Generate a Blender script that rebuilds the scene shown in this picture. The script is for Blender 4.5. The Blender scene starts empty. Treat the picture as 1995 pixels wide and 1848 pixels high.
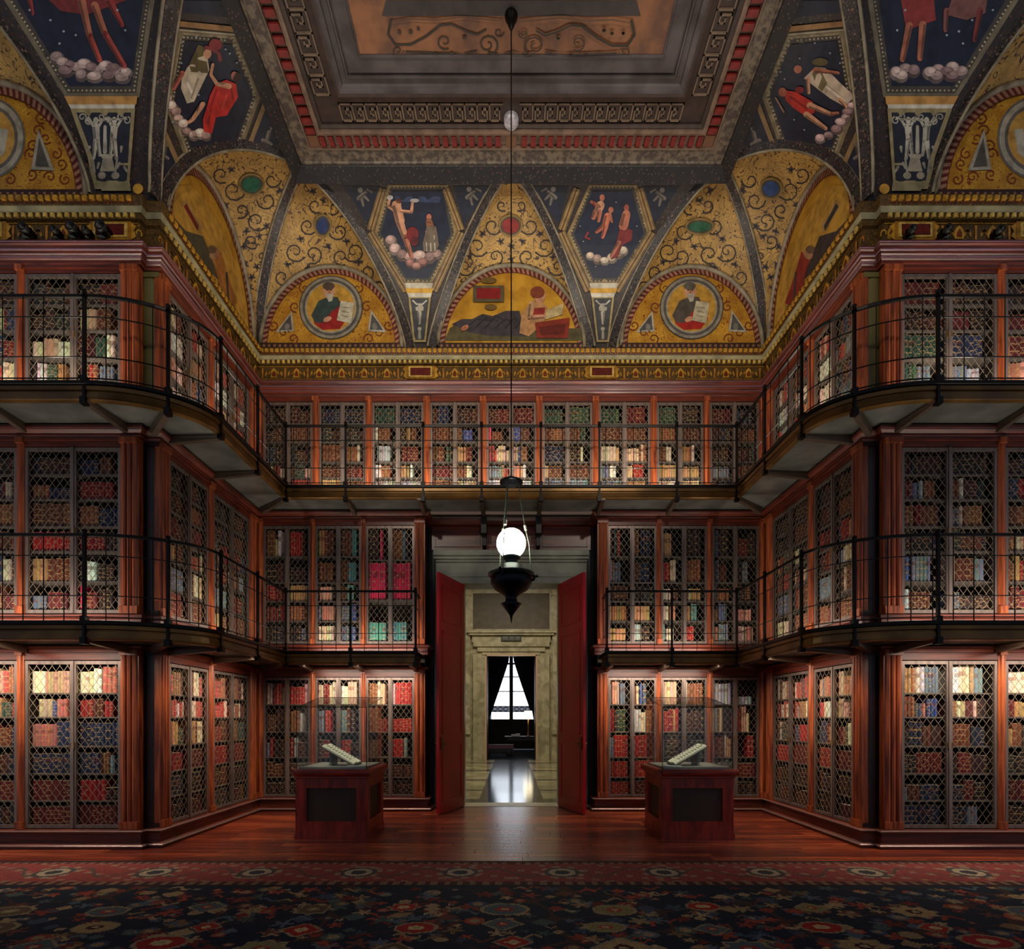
import bpy, bmesh, math, random
from mathutils import Vector, Matrix
from mathutils.bvhtree import BVHTree
from mathutils.geometry import tessellate_polygon
R = random.Random(7)
pi = math.pi
scene = bpy.context.scene
COL = scene.collection
# ------------------------------------------------------------------ camera, world, exposure
F = 1000.0; PX, PY, EYE = 996.0, 1400.0, 1.55          # focal length and vanishing point in 1995x1848 pixels
cam_d = bpy.data.cameras.new('camera'); cam = bpy.data.objects.new('camera', cam_d); COL.objects.link(cam)
cam.location = (0, 0, EYE); cam.rotation_euler = (pi/2, 0, 0)
cam_d.sensor_width = 36; cam_d.lens = 36*F/1995
cam_d.shift_x = (997.5-PX)/1995; cam_d.shift_y = (PY-924)/1995
cam_d.clip_start = .05; cam_d.clip_end = 200
scene.camera = cam
w = bpy.data.worlds.new('world'); scene.world = w; w.use_nodes = True
w.node_tree.nodes['Background'].inputs[0].default_value = (.62, .68, .85, 1)
w.node_tree.nodes['Background'].inputs[1].default_value = WORLD_STRENGTH = .23
scene.view_settings.view_transform = 'Standard'; scene.view_settings.look = 'None'
scene.view_settings.exposure = 0; scene.view_settings.gamma = 1
scene.view_settings.use_curve_mapping = False
scene.cycles.use_denoising = True
scene.cycles.max_bounces = 6; scene.cycles.diffuse_bounces = 3; scene.cycles.glossy_bounces = 3
scene.cycles.transmission_bounces = 6; scene.cycles.transparent_max_bounces = 10
scene.cycles.sample_clamp_indirect = 4
scene.cycles.caustics_reflective = False; scene.cycles.caustics_refractive = False

# strengths of the room's lamps and the added floods (watts)
L_T1, L_T2, L_T3 = 14.0, 12.5, 10.5       # per metre of strip light along the balconies
L_UP = 38.0                              # uplights on the upper gallery
L_HALL = 290.0
L_DOWN = 20.0
L_FILL_FLOOD = 760.0                          # added unseen floods that brighten the vault and wings
WARM = (1, .80, .58); NEUT = (1, .88, .74)

def area(name, loc, target, sx, sy, power, col=WARM, parent=None, spread=None):
    d = bpy.data.lights.new(name, 'AREA'); d.shape = 'RECTANGLE'; d.size = sx; d.size_y = sy
    d.energy = power; d.color = col
    if spread: d.spread = spread
    o = bpy.data.objects.new(name, d); COL.objects.link(o); o.location = loc
    v = Vector(target) - Vector(loc)
    if abs(v.normalized().z) > .999: v = v + Vector((0, .001, 0))
    o.rotation_euler = v.to_track_quat('-Z', 'Y').to_euler()
    return o
def area_along(name, p, q, aim, width, power, col=WARM, spread=None):
    """a strip light from p to q whose face looks along aim"""
    p, q, aim = Vector(p), Vector(q), Vector(aim).normalized()
    d = bpy.data.lights.new(name, 'AREA'); d.shape = 'RECTANGLE'; d.size = (q-p).length; d.size_y = width
    d.energy = power*(q-p).length; d.color = col
    if spread: d.spread = spread
    o = bpy.data.objects.new(name, d); COL.objects.link(o)
    x = (q-p).normalized(); z = -aim; z = (z - x*z.dot(x)).normalized(); y = z.cross(x)
    m = Matrix((x, y, z)).transposed().to_4x4(); m.translation = (p+q)/2
    o.matrix_world = m
    return o
def flood(loc, target, power, size=70, blend=.8, col=(1, .88, .70), r=.15):
    d = bpy.data.lights.new('flood_beam', 'SPOT'); d.energy = power; d.color = col; d.spot_size = math.radians(size); d.spot_blend = blend; d.shadow_soft_size = r
    o = bpy.data.objects.new('flood_beam', d); COL.objects.link(o); o.location = loc
    o.rotation_euler = (Vector(target)-o.location).to_track_quat('-Z', 'Y').to_euler(); return o
for s_ in (-1, 1):
    flood((s_*2.6, .8, 7.3), (s_*1.2, 8.7, 7.9), L_FILL_FLOOD, 56)          # added behind the camera to brighten the back vault
    flood((s_*3.0, .8, 7.3), (-s_*4.0, 7.3, 8.6), L_FILL_FLOOD*.45, 44)      # to the opposite side vault
    flood((s_*1.2, .8, 7.3), (s_*6.0, 6.2, 7.7), L_FILL_FLOOD*.45, 50)       # to the wings
    flood((s_*2.9, 4.2, 6.6), (s_*2.36, 6.98, 1.2), 1000, 9, .5, (1, .96, .84), .06)   # exhibition spots on the two open books
# ------------------------------------------------------------------ dimensions (metres)
YB, YW, XS, XN, YN = 8.7, 6.19, 4.3, 4.48, 6.27      # back face, wing face, side face, notch at the corner
XD, YD = 1.46, 9.1                                     # the door niche
Z0, ZC, CV = 7.82, 9.6, 1.25                           # cove springing, ceiling, cove depth
BY, BYW, BX = 8.15, 5.64, 3.58                         # balcony edges
B1, B2, BH = 2.42, 5.05, .21                           # undersides of the balconies, fascia height
D = lambda px, py: Vector(((px-PX)/F, 1, (PY-py)/F))
CAM = Vector((0, 0, EYE))
# ------------------------------------------------------------------ helpers
def lin(c):
    return tuple(((v/255)/12.92 if v/255 <= .04045 else ((v/255+.055)/1.055)**2.4) for v in c[:3])
def tag(o, label=None, cat=None, group=None, kind=None):
    if label: o['label'] = label
    if cat: o['category'] = cat
    if group: o['group'] = group
    if kind: o['kind'] = kind
    return o
def empty(name, loc, rz=0, **k):
    o = bpy.data.objects.new(name, None); COL.objects.link(o)
    o.location = loc; o.rotation_euler = (0, 0, rz); o.empty_display_size = .1
    return tag(o, **k)
class MB:
    def __init__(s): s.v = []; s.f = []; s.c = []; s.k = []; s.col = None; s.smooth = False
    def face(s, pts, col=None, k=None):
        n = len(s.v); s.v += [tuple(p) for p in pts]; s.f.append(tuple(range(n, n+len(pts))))
        s.c.append(col or s.col); s.k.append(k)
        return s
    def box(s, x0, x1, y0, y1, z0, z1, col=None):
        n = len(s.v)
        s.v += [(x0,y0,z0),(x1,y0,z0),(x1,y1,z0),(x0,y1,z0),(x0,y0,z1),(x1,y0,z1),(x1,y1,z1),(x0,y1,z1)]
        for q in ((0,3,2,1),(4,5,6,7),(0,1,5,4),(1,2,6,5),(2,3,7,6),(3,0,4,7)):
            s.f.append(tuple(n+i for i in q)); s.c.append(col or s.col); s.k.append(None)
        return s
    def bar(s, p, q, r, n=4, r2=None, col=None, caps=True):
        p, q = Vector(p), Vector(q); d = (q-p)
        if d.length < 1e-6: return s
        z = d.normalized(); x = z.orthogonal().normalized() if abs(z.z) > .99 else z.cross(Vector((0,0,1))).normalized()
        y = z.cross(x); b = len(s.v); r2 = r if r2 is None else r2
        for c, rr in ((p, r), (q, r2)):
            for i in range(n):
                a = 2*pi*(i+.5)/n; s.v.append(tuple(c + x*math.cos(a)*rr + y*math.sin(a)*rr))
        for i in range(n):
            j = (i+1) % n; s.f.append((b+i, b+j, b+n+j, b+n+i)); s.c.append(col or s.col); s.k.append(None)
        if caps:
            s.f.append(tuple(b+n-1-i for i in range(n))); s.f.append(tuple(b+n+i for i in range(n)))
            s.c += [col or s.col]*2; s.k += [None]*2
        return s
    def tube(s, pts, r, n=5, col=None, closed=False):
        pts = [Vector(p) for p in pts]; m = len(pts); b = len(s.v); up = Vector((0,0,1))
        for i in range(m):
            a = pts[(i-1) % m if closed else max(0, i-1)]; c = pts[(i+1) % m if closed else min(m-1, i+1)]
            z = (c-a).normalized(); x = z.cross(up)
            if x.length < .05: x = z.cross(Vector((1,0,.01)))
            x.normalize(); y = z.cross(x)
            for k in range(n):
                t = 2*pi*k/n; s.v.append(tuple(pts[i] + x*math.cos(t)*r + y*math.sin(t)*r))
        for i in range(m if closed else m-1):
            i2 = (i+1) % m
            for k in range(n):
                k2 = (k+1) % n
                s.f.append((b+i*n+k, b+i*n+k2, b+i2*n+k2, b+i2*n+k)); s.c.append(col or s.col); s.k.append(None)
        return s
    def lathe(s, cx, cy, prof, n=24, col=None):
        b = len(s.v)
        for r, z in prof:
            for i in range(n):
                a = 2*pi*i/n; s.v.append((cx+r*math.cos(a), cy+r*math.sin(a), z))
        for j in range(len(prof)-1):
            for i in range(n):
                i2 = (i+1) % n
                s.f.append((b+j*n+i, b+j*n+i2, b+(j+1)*n+i2, b+(j+1)*n+i)); s.c.append(col or s.col); s.k.append(None)
        return s
    def grid(s, fn, nu, nv, col=None):
        """fn(i/nu, j/nv) -> point"""
        b = len(s.v)
        for j in range(nv+1):
            for i in range(nu+1): s.v.append(tuple(fn(i/nu, j/nv)))
        for j in range(nv):
            for i in range(nu):
                a = b+j*(nu+1)+i
                s.f.append((a, a+1, a+nu+2, a+nu+1)); s.c.append(col or s.col); s.k.append(None)
        return s
    def sweep(s, path, prof, col=None, closed=False):
        """path: 2-D points with the room on the right hand; prof: (offset into the room, z)"""
        n = len(path); mit = []
        for i in range(n):
            def nrm(a, b):
                d = Vector((path[b][0]-path[a][0], path[b][1]-path[a][1])).normalized(); return Vector((d.y, -d.x))
            if closed: a, b = nrm((i-1) % n, i), nrm(i, (i+1) % n)
            else:
                a = nrm(i-1, i) if i else nrm(0, 1); b = nrm(i, i+1) if i < n-1 else a
            m = (a+b); m = m/ max(.2, (m.length_squared/2)); mit.append(m)
        b0 = len(s.v); k = len(prof)
        for i in range(n):
            for o, z in prof: s.v.append((path[i][0]+mit[i].x*o, path[i][1]+mit[i].y*o, z))
        for i in range(n if closed else n-1):
            i2 = (i+1) % n
            for j in range(k-1):
                s.f.append((b0+i*k+j, b0+i2*k+j, b0+i2*k+j+1, b0+i*k+j+1)); s.c.append(col or s.col); s.k.append(None)
        if not closed:
            for i in (0, n-1):
                s.f.append(tuple(b0+i*k+j for j in range(k))); s.c.append(col or s.col); s.k.append(None)
        return s
    def build(s, name, mat, parent=None, smooth=False, **k):
        me = bpy.data.meshes.new(name); me.from_pydata(s.v, [], s.f)
        if any(c is not None for c in s.c):
            at = me.color_attributes.new('Col', 'FLOAT_COLOR', 'CORNER'); buf = []
            for c, f in zip(s.c, s.f): buf += (list((c or (.5,.5,.5))[:3])+[1.0])*len(f)
            at.data.foreach_set('color', buf)
        if any(c is not None for c in s.k):
            at = me.attributes.new('bk', 'FLOAT_VECTOR', 'CORNER'); buf = []
            for c, f in zip(s.k, s.f):
                for i in range(len(f)): buf += list(c[i] if c else (0, 0, 0))
            at.data.foreach_set('vector', buf)
        if smooth or s.smooth: me.polygons.foreach_set('use_smooth', [True]*len(me.polygons))
        me.materials.append(mat); me.update()
        o = bpy.data.objects.new(name, me); COL.objects.link(o)
        if parent: o.parent = parent
        return tag(o, **k)
def copy_child(o, parent, loc=None):
    c = o.copy(); COL.objects.link(c); c.parent = parent
    if loc is not None: c.location = loc
    return c
# ------------------------------------------------------------------ materials
def mat(name, base=(128,128,128), rough=.5, metal=0.0, attr=False, var=.0, scale=(4,4,4), dark=None, bump=0.0,
        coat=0.0, spec=.5, emit=None, estr=0.0, contrast=(.35,.65), detail=4.0, distort=0.0, coords='Object', fili=None, spots=None):
    m = bpy.data.materials.new(name); m.use_nodes = True; nt = m.node_tree; N = nt.nodes; L = nt.links
    b = N['Principled BSDF']; b.inputs['Roughness'].default_value = rough; b.inputs['Metallic'].default_value = metal
    b.inputs['Coat Weight'].default_value = coat; b.inputs['Coat Roughness'].default_value = .25
    b.inputs['Specular IOR Level'].default_value = spec
    base_l = lin(base)
    if attr:
        a = N.new('ShaderNodeAttribute'); a.attribute_name = 'Col'; src = a.outputs['Color']
    else:
        rgb = N.new('ShaderNodeRGB'); rgb.outputs[0].default_value = (*base_l, 1); src = rgb.outputs[0]
    if dark or var or bump:
        tc = N.new('ShaderNodeTexCoord'); mp = N.new('ShaderNodeMapping'); mp.inputs['Scale'].default_value = scale
        L.new(tc.outputs[coords], mp.inputs[0])
        nz = N.new('ShaderNodeTexNoise'); nz.inputs['Scale'].default_value = 1; nz.inputs['Detail'].default_value = detail
        nz.inputs['Distortion'].default_value = distort
        L.new(mp.outputs[0], nz.inputs['Vector'])
        rp = N.new('ShaderNodeMapRange'); rp.inputs[1].default_value, rp.inputs[2].default_value = contrast
        L.new(nz.outputs['Fac'], rp.inputs[0])
        if dark:
            mx = N.new('ShaderNodeMix'); mx.data_type = 'RGBA'
            L.new(rp.outputs[0], mx.inputs['Factor']); L.new(src, mx.inputs[7]); mx.inputs[6].default_value = (*lin(dark), 1)
            src = mx.outputs[2]
        elif var:
            ml = N.new('ShaderNodeMapRange'); ml.inputs[3].default_value = 1-var; ml.inputs[4].default_value = 1+var*.35
            L.new(rp.outputs[0], ml.inputs[0])
            mx = N.new('ShaderNodeVectorMath'); mx.operation = 'SCALE'; L.new(src, mx.inputs[0]); L.new(ml.outputs[0], mx.inputs['Scale'])
            src = mx.outputs[0]
        if bump:
            bp = N.new('ShaderNodeBump'); bp.inputs['Strength'].default_value = bump; bp.inputs['Distance'].default_value = .01
            L.new(nz.outputs['Fac'], bp.inputs['Height']); L.new(bp.outputs[0], b.inputs['Normal'])
    def math_(op, a, c2):
        n = N.new('ShaderNodeMath'); n.operation = op
        for i, v in enumerate((a, c2)):
            if isinstance(v, (int, float)): n.inputs[i].default_value = v
            else: L.new(v, n.inputs[i])
        return n.outputs[0]
    def lay(fac, colour):
        mx = N.new('ShaderNodeMix'); mx.data_type = 'RGBA'; L.new(fac, mx.inputs['Factor'])
        L.new(src, mx.inputs[6]); mx.inputs[7].default_value = (*lin(colour), 1); return mx.outputs[2]
    if fili or spots:
        tc = N.new('ShaderNodeTexCoord')
    for sc_, wd_, co_ in (fili or ()):                  # curling line ornament: level lines of a warped noise
        nz = N.new('ShaderNodeTexNoise'); nz.inputs['Scale'].default_value = sc_; nz.inputs['Detail'].default_value = 0; nz.inputs['Distortion'].default_value = 1.6
        L.new(tc.outputs['Object'], nz.inputs['Vector'])
        fr_ = math_('FRACT', math_('MULTIPLY', nz.outputs['Fac'], 5.0), 0)
        src = lay(math_('LESS_THAN', math_('ABSOLUTE', math_('SUBTRACT', fr_, .5), 0), wd_), co_)
    for sc_, r_, co_ in (spots or ()):
        vo = N.new('ShaderNodeTexVoronoi'); vo.inputs['Scale'].default_value = sc_; L.new(tc.outputs['Object'], vo.inputs['Vector'])
        src = lay(math_('LESS_THAN', vo.outputs['Distance'], r_), co_)
    L.new(src, b.inputs['Base Color'])
    if emit:
        b.inputs['Emission Color'].default_value = (*lin(emit), 1); b.inputs['Emission Strength'].default_value = estr
    return m
M = {}
M['wood'] = mat('walnut_wood', (168, 82, 37), .42, dark=(92, 35, 15), scale=(22, 22, 1.6), coat=.12, distort=.6)
M['wood_h'] = mat('walnut_wood_horizontal', (108, 42, 23), .4, dark=(60, 20, 11), scale=(1.6, 1.6, 26), coat=.15, distort=.6)
M['wood_dk'] = mat('dark_walnut', (46, 15, 9), .4, dark=(22, 7, 5), scale=(14, 14, 2), coat=.2)
M['case'] = mat('bookcase_interior', (26, 14, 10), .7)
M['shelf'] = mat('shelf_metal', (92, 84, 78), .45, metal=.3)
M['bronze'] = mat('door_bronze', (132, 116, 108), .38, metal=.6, var=.3, scale=(20, 20, 3))
M['wire'] = mat('lattice_wire', (158, 140, 118), .38, metal=.6)
M['iron'] = mat('black_iron', (20, 17, 16), .38, metal=.6)
M['brass'] = mat('fascia_brass', (124, 88, 40), .34, metal=.45, var=.45, scale=(3, 3, 3))
M['soffit'] = mat('soffit_metal', (136, 138, 130), .24, metal=.5, var=.35, scale=(2.5, 2.5, 2.5))
M['beam'] = mat('beam_metal', (100, 84, 70), .4, metal=.5, var=.3, scale=(3, 3, 3))
M['olive'] = mat('olive_panel', (108, 100, 58), .5, var=.4, scale=(2, 2, 1))
M['paint'] = mat('painted_plaster', attr=True, rough=.55, var=.40, scale=(9, 9, 9), contrast=(.3, .62), detail=7)
M['gilt'] = mat('gilded_plaster', attr=True, rough=.38, metal=.25, var=.45, scale=(14, 14, 14), contrast=(.3, .62), detail=6)
M['mould'] = mat('plaster_moulding', (150, 138, 116), .42, var=.45, scale=(6, 6, 6), detail=6)
M['wallp'] = mat('wall_plaster', (60, 44, 34), .7)
M['black'] = mat('black_and_shade', (14, 10, 9), .5)
M['glass'] = None
def glass():
    m = bpy.data.materials.new('clear_glass'); m.use_nodes = True; nt = m.node_tree; N = nt.nodes; L = nt.links
    N.remove(N['Principled BSDF'])
    t = N.new('ShaderNodeBsdfTransparent'); t.inputs[0].default_value = (.97, .985, .98, 1)
    g = N.new('ShaderNodeBsdfGlossy'); g.inputs['Roughness'].default_value = .03
    lw = N.new('ShaderNodeLayerWeight'); pw_ = N.new('ShaderNodeMath'); pw_.operation = 'POWER'; L.new(lw.outputs['Facing'], pw_.inputs[0]); pw_.inputs[1].default_value = 4
    fr = N.new('ShaderNodeMath'); fr.operation = 'MULTIPLY_ADD'; L.new(pw_.outputs[0], fr.inputs[0]); fr.inputs[1].default_value = .5; fr.inputs[2].default_value = .025
    mx = N.new('ShaderNodeMixShader'); L.new(fr.outputs[0], mx.inputs[0]); L.new(t.outputs[0], mx.inputs[1]); L.new(g.outputs[0], mx.inputs[2])
    L.new(mx.outputs[0], N['Material Output'].inputs[0]); return m
M['glass'] = glass()
def bookmat():
    m = bpy.data.materials.new('book_binding'); m.use_nodes = True; nt = m.node_tree; N = nt.nodes; L = nt.links
    b = N['Principled BSDF']; b.inputs['Roughness'].default_value = .5
    c = N.new('ShaderNodeAttribute'); c.attribute_name = 'Col'
    k = N.new('ShaderNodeAttribute'); k.attribute_name = 'bk'
    sp = N.new('ShaderNodeSeparateXYZ'); L.new(k.outputs['Vector'], sp.inputs[0])
    def mt(op, a, b2=None, c2=None):
        n = N.new('ShaderNodeMath'); n.operation = op
        for i, v in enumerate((a, b2, c2)):
            if v is None: continue
            if isinstance(v, (int, float)): n.inputs[i].default_value = v
            else: L.new(v, n.inputs[i])
        return n.outputs[0]
    v, rnd, spn = sp.outputs
    bands = mt('ADD', mt('FLOOR', mt('MULTIPLY', rnd, 3)), 3)
    fr = mt('FRACT', mt('ADD', mt('MULTIPLY', v, bands), .5))
    line = mt('LESS_THAN', mt('ABSOLUTE', mt('SUBTRACT', fr, .5)), .07)
    use = mt('GREATER_THAN', mt('FRACT', mt('MULTIPLY', rnd, 7.13)), .35)
    lab = mt('MULTIPLY', mt('LESS_THAN', mt('ABSOLUTE', mt('SUBTRACT', v, .68)), .085), mt('GREATER_THAN', mt('FRACT', mt('MULTIPLY', rnd, 13.7)), .5))
    g = mt('MULTIPLY', mt('MULTIPLY', line, use), mt('MULTIPLY', spn, .7))
    mx = N.new('ShaderNodeMix'); mx.data_type = 'RGBA'; L.new(mt('MULTIPLY', mt('MULTIPLY', lab, spn), .6), mx.inputs[0])
    L.new(c.outputs['Color'], mx.inputs[6]); mx.inputs[7].default_value = (*lin((90, 40, 28)), 1)
    m2 = N.new('ShaderNodeMix'); m2.data_type = 'RGBA'; L.new(g, m2.inputs[0]); L.new(mx.outputs[2], m2.inputs[6])
    m2.inputs[7].default_value = (*lin((196, 158, 96)), 1)
    L.new(m2.outputs[2], b.inputs['Base Color']); return m
M['book'] = bookmat()
# ================================================================== STRUCTURE
def struct(name, mb, m, **k): return mb.build(name, m, kind='structure', **k)
# ---- floor with planks
floor = struct('floor', MB().box(-7.8, 7.8, -1.0, YD, -.3, -.02), mat('subfloor', (40, 16, 10), .6))
plank_mats = [mat('parquet_%s' % n, c, .26, dark=d, scale=(1.3, 22, 22), coat=.35, distort=.8) for n, c, d in
              (('red', (156, 66, 38), (74, 26, 16)), ('brown', (124, 50, 32), (60, 20, 13)), ('amber', (178, 82, 44), (88, 34, 20)))]
pw = .155; row = 0; y = 5.0
proto = {}
while y < YD-.01:
    x = -7.7 - R.random()*1.2
    y1 = min(y+pw, YD)
    while x < 7.7:
        ln = R.choice((1.3, 1.7, 2.1)); key = (ln, round(y1-y, 3), R.randrange(3))
        if key not in proto:
            mb = MB(); b = .003
            mb.v = [(0,0,-.02),(ln,0,-.02),(ln,y1-y,-.02),(0,y1-y,-.02),(b,b,0),(ln-b,b,0),(ln-b,y1-y-b,0),(b,y1-y-b,0)]
            mb.f = [(4,5,6,7),(0,1,5,4),(1,2,6,5),(2,3,7,6),(3,0,4,7)]; mb.c = [None]*5; mb.k = [None]*5
            proto[key] = mb.build('floor_plank', plank_mats[key[2]], floor); proto[key].location = (x, y, 0)
        else: copy_child(proto[key], floor, (x, y, 0))
        x += ln
    y = y1
# ---- walls behind the bookcases
struct('wall_back', MB().box(-XS-.6, -XD, YB+.42, YB+.6, 0, Z0).box(XD, XS+.6, YB+.42, YB+.6, 0, Z0)
       .box(-XD, XD, YB+.42, YB+.6, 5.0, Z0), M['wallp'])
for s, nm in ((-1, 'left'), (1, 'right')):
    a, b = sorted((s*(XS+.42), s*(XS+.6)))
    struct('wall_'+nm, MB().box(a, b, YN+.36, YB+.42, 0, Z0), M['wallp'])
    a, b = sorted((s*(XS+.42), s*7.8))
    struct('wall_wing_'+nm, MB().box(a, b, YW+.42, YW+.56, 0, Z0), M['wallp'])
# ---- paths along the bookcase faces
def mir(p): return [(-x, y) for x, y in reversed(p)]
PL = [(-7.7, YW), (-XN, YW), (-XN, YN), (-XS, YN), (-XS, YB)]
FULL = PL + mir(PL)
LEFT = PL + [(-XD, YB), (-XD, YD)]
RIGHT = mir(LEFT)
n_trim = [0]
def trim(path, prof, m, **k):
    n_trim[0] += 1
    return struct('trim_%d' % n_trim[0], MB().sweep(path, prof), m, **k)
plinth = [(-.3, 0), (.10, 0), (.10, .035), (.085, .045), (.05, .06), (.045, .17), (.06, .18), (.07, .20), (.065, .215), (.03, .225), (-.3, .225)]
bead_m = mat('plinth_bead', (118, 92, 86), .3, metal=.35)
for nm, p in (('left', LEFT), ('right', RIGHT)):
    b = struct('baseboard_'+nm, MB().sweep(p, plinth), M['wood_h'])
    MB().sweep(p, [(.10, .022), (.116, .028), (.118, .04), (.104, .052), (.08, .052)]).build('bead', bead_m, b)
    MB().sweep(p, [(.06, .186), (.082, .196), (.084, .206), (.066, .216)]).build('bead', bead_m, b)
    # entablature over the lowest tier, sill and entablature of the middle tier
    trim(p, [(-.3, 2.385), (.03, 2.385), (.05, 2.40), (.07, B1-.002), (-.3, B1-.002)], M['wood_h'])
    trim(p, [(-.3, B1+BH), (.05, B1+BH), (.055, 2.74), (.085, 2.755), (.085, 2.79), (.03, 2.815), (-.3, 2.815)], M['wood_h'])
    trim(p, [(-.3, 4.93), (.02, 4.93), (.035, 4.955), (.03, 4.975), (.075, 5.0), (.09, 5.02), (.09, B2-.002), (-.3, B2-.002)], M['wood_h'])
trim(FULL, [(-.3, B2+BH), (.05, B2+BH), (.06, 5.38), (.085, 5.39), (.085, 5.42), (.03, 5.44), (-.3, 5.44)], M['wood_h'])
cor = trim(FULL, [(-.3, 7.0), (.03, 7.0), (.04, 7.015), (.04, 7.045), (.055, 7.055), (.058, 7.085), (.075, 7.095), (.08, 7.12), (.10, 7.13),
            (.105, 7.165), (.12, 7.175), (.125, 7.20), (.12, 7.215), (-.3, 7.215)], M['wood_h'])
gleam = mat('cornice_gleam', (138, 108, 128), .25, metal=.5)  # pinkish sheen of the cornice edges, put into the bead colour
for o, z in ((.128, 7.192), (.061, 7.07), (.103, 7.125)):
    MB().sweep(FULL, [(o-.012, z-.006), (o, z-.003), (o, z+.005), (o-.012, z+.008)]).build('bead', gleam, cor)
# ---- gilded frieze above the cases
frz = trim(FULL, [(-.3, 7.215), (.04, 7.215), (.04, 7.24), (.012, 7.25), (.012, 7.52), (.05, 7.53), (.05, 7.59), (.06, 7.595), (.085, 7.63),
            (.09, 7.64), (.10, 7.65), (.12, 7.735), (.12, 7.755), (-.05, 7.80), (-.5, 7.82)], mat('frieze_ground', (64, 52, 30), .45, var=.5, scale=(7, 7, 7), metal=.2, fili=((26, .10, (150, 104, 40)),)))
splay_m = mat('frieze_splay', (148, 140, 106), .4, var=.35, scale=(5, 5, 5))
MB().sweep(FULL, [(.062, 7.594), (.09, 7.63), (.095, 7.642), (.06, 7.642)]).build('splay_moulding', splay_m, frz)
GOLD, GOLD2, GOLD3 = lin((206, 152, 52)), lin((168, 118, 40)), lin((226, 190, 98))
def along(path, step):
    """evenly spaced points along the straight runs of a path: (x, y, nx, ny, tx, ty)"""
    out = []
    for a, b in zip(path[:-1], path[1:]):
        d = Vector((b[0]-a[0], b[1]-a[1])); L = d.length
        if L < .3: continue
        d.normalize(); n = max(1, int(L/step))
        for i in range(n):
            t = (i+.5)*L/n
            out.append((a[0]+d.x*t, a[1]+d.y*t, d.y, -d.x, d.x, d.y))
    return out
def onpath(q, u, o, z): return (q[0]+q[4]*u+q[2]*o, q[1]+q[5]*u+q[3]*o, z)
dm = MB()                                              # dentils and eggs, far below ten pixels each
for q in along(FULL, .085):
    for u0, u1, o0, o1, z0, z1, c in ((-.02, .022, .04, .07, 7.535, 7.588, GOLD3), (-.026, .026, .10, .132, 7.685, 7.735, GOLD)):
        P = [onpath(q, u, o, z) for z in (z0, z1) for (u, o) in ((u0, o0), (u1, o0), (u1, o1), (u0, o1))]
        for f in ((0,1,2,3),(4,5,6,7),(0,1,5,4),(1,2,6,5),(2,3,7,6),(3,0,4,7)): dm.face([P[i] for i in f], c)
for q in along(FULL, .0425):
    P = [onpath(q, u, .112, z) for (u, z) in ((-.012, 7.66), (.012, 7.66), (.012, 7.678), (-.012, 7.678))]
    dm.face(P, lin((120, 40, 24)))
dm.build('dentil_course', M['gilt'], frz, kind='stuff')
om = MB()                                              # the palmette scroll painted along the frieze
def fpoly(q, pts, c, o=.02): om.face([onpath(q, u, o, z) for u, z in pts], c)
for i, q in enumerate(along(FULL, .19)):
    c = GOLD if i % 2 else lin((196, 128, 44))
    if i % 2:
        fpoly(q, [(-.055, 7.32), (.055, 7.32), (.06, 7.40), (.035, 7.45), (0, 7.485), (-.035, 7.45), (-.06, 7.40)], c)
        fpoly(q, [(-.03, 7.34), (.03, 7.34), (.032, 7.39), (0, 7.44), (-.032, 7.39)], lin((120, 52, 24)), .024)
    else:
        fpoly(q, [(-.012, 7.31), (.012, 7.31), (.014, 7.48), (-.014, 7.48)], c)
    for s in (-1, 1):
        for k in range(7):
            a0, a1 = -.6+k*.62, -.6+(k+1)*.62; r0, r1 = .060-.006*k, .060-.006*(k+1)
            cx, cz = s*.092, 7.385
            fpoly(q, [(cx+s*r0*math.cos(a0), cz+r0*math.sin(a0)*1.25), (cx+s*r1*math.cos(a1), cz+r1*math.sin(a1)*1.25),
                      (cx+s*(r1-.017)*math.cos(a1), cz+(r1-.017)*math.sin(a1)*1.25), (cx+s*(r0-.017)*math.cos(a0), cz+(r0-.017)*math.sin(a0)*1.25)], c)
    fpoly(q, [(-.085, 7.285), (.085, 7.285), (.085, 7.30), (-.085, 7.30)], GOLD2)
    fpoly(q, [(-.095, 7.498), (.095, 7.498), (.095, 7.512), (-.095, 7.512)], GOLD2)
om.build('palmette_scroll', M['gilt'], frz, kind='stuff')
for x, y in ((-1.53, YB), (1.53, YB), (-4.80, YW), (4.84, YW), (-6.3, YW), (6.3, YW)):
    q = (x, y, 0, -1, 1, 0); mb = MB(); t = onpath
    def slab(u0, u1, z0, z1, o0, o1, c):
        mb.box(x+u0, x+u1, y-o1, y-o0, z0, z1, c)
    slab(-.24, .24, 7.29, 7.51, .015, .04, GOLD2)
    slab(-.20, .20, 7.315, 7.485, .04, .052, GOLD3)
    slab(-.17, .17, 7.335, 7.465, .052, .056, lin((104, 34, 24)))
    for s in (-1, 1):
        mb.face([(x+s*.24, y-.03, 7.30), (x+s*.30, y-.03, 7.34), (x+s*.265, y-.03, 7.40), (x+s*.30, y-.03, 7.46), (x+s*.24, y-.03, 7.50)], GOLD)
    mb.build('cartouche', M['gilt'], frz)
# ---- the recessed corner panels of the wings
for s in (-1, 1):
    for z0, z1, m in ((.22, 2.39, M['wood_dk']), (2.81, 4.94, M['wood_dk']), (5.43, 7.0, M['olive'])):
        n_trim[0] += 1
        mb = MB(); x0, x1 = sorted((s*(XN+.12), s*XS)); n = 8
        mb.grid(lambda a, b: (x0+(x1-x0)*a, YN+.05-.045*math.sin(pi*a), z0+(z1-z0)*b), n, 1)
        mb.box(x0, x1, YN-.01, YN+.12, z0, z0+.06).box(x0, x1, YN-.01, YN+.12, z1-.06, z1)
        struct('trim_%d' % n_trim[0], mb, m)
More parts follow.
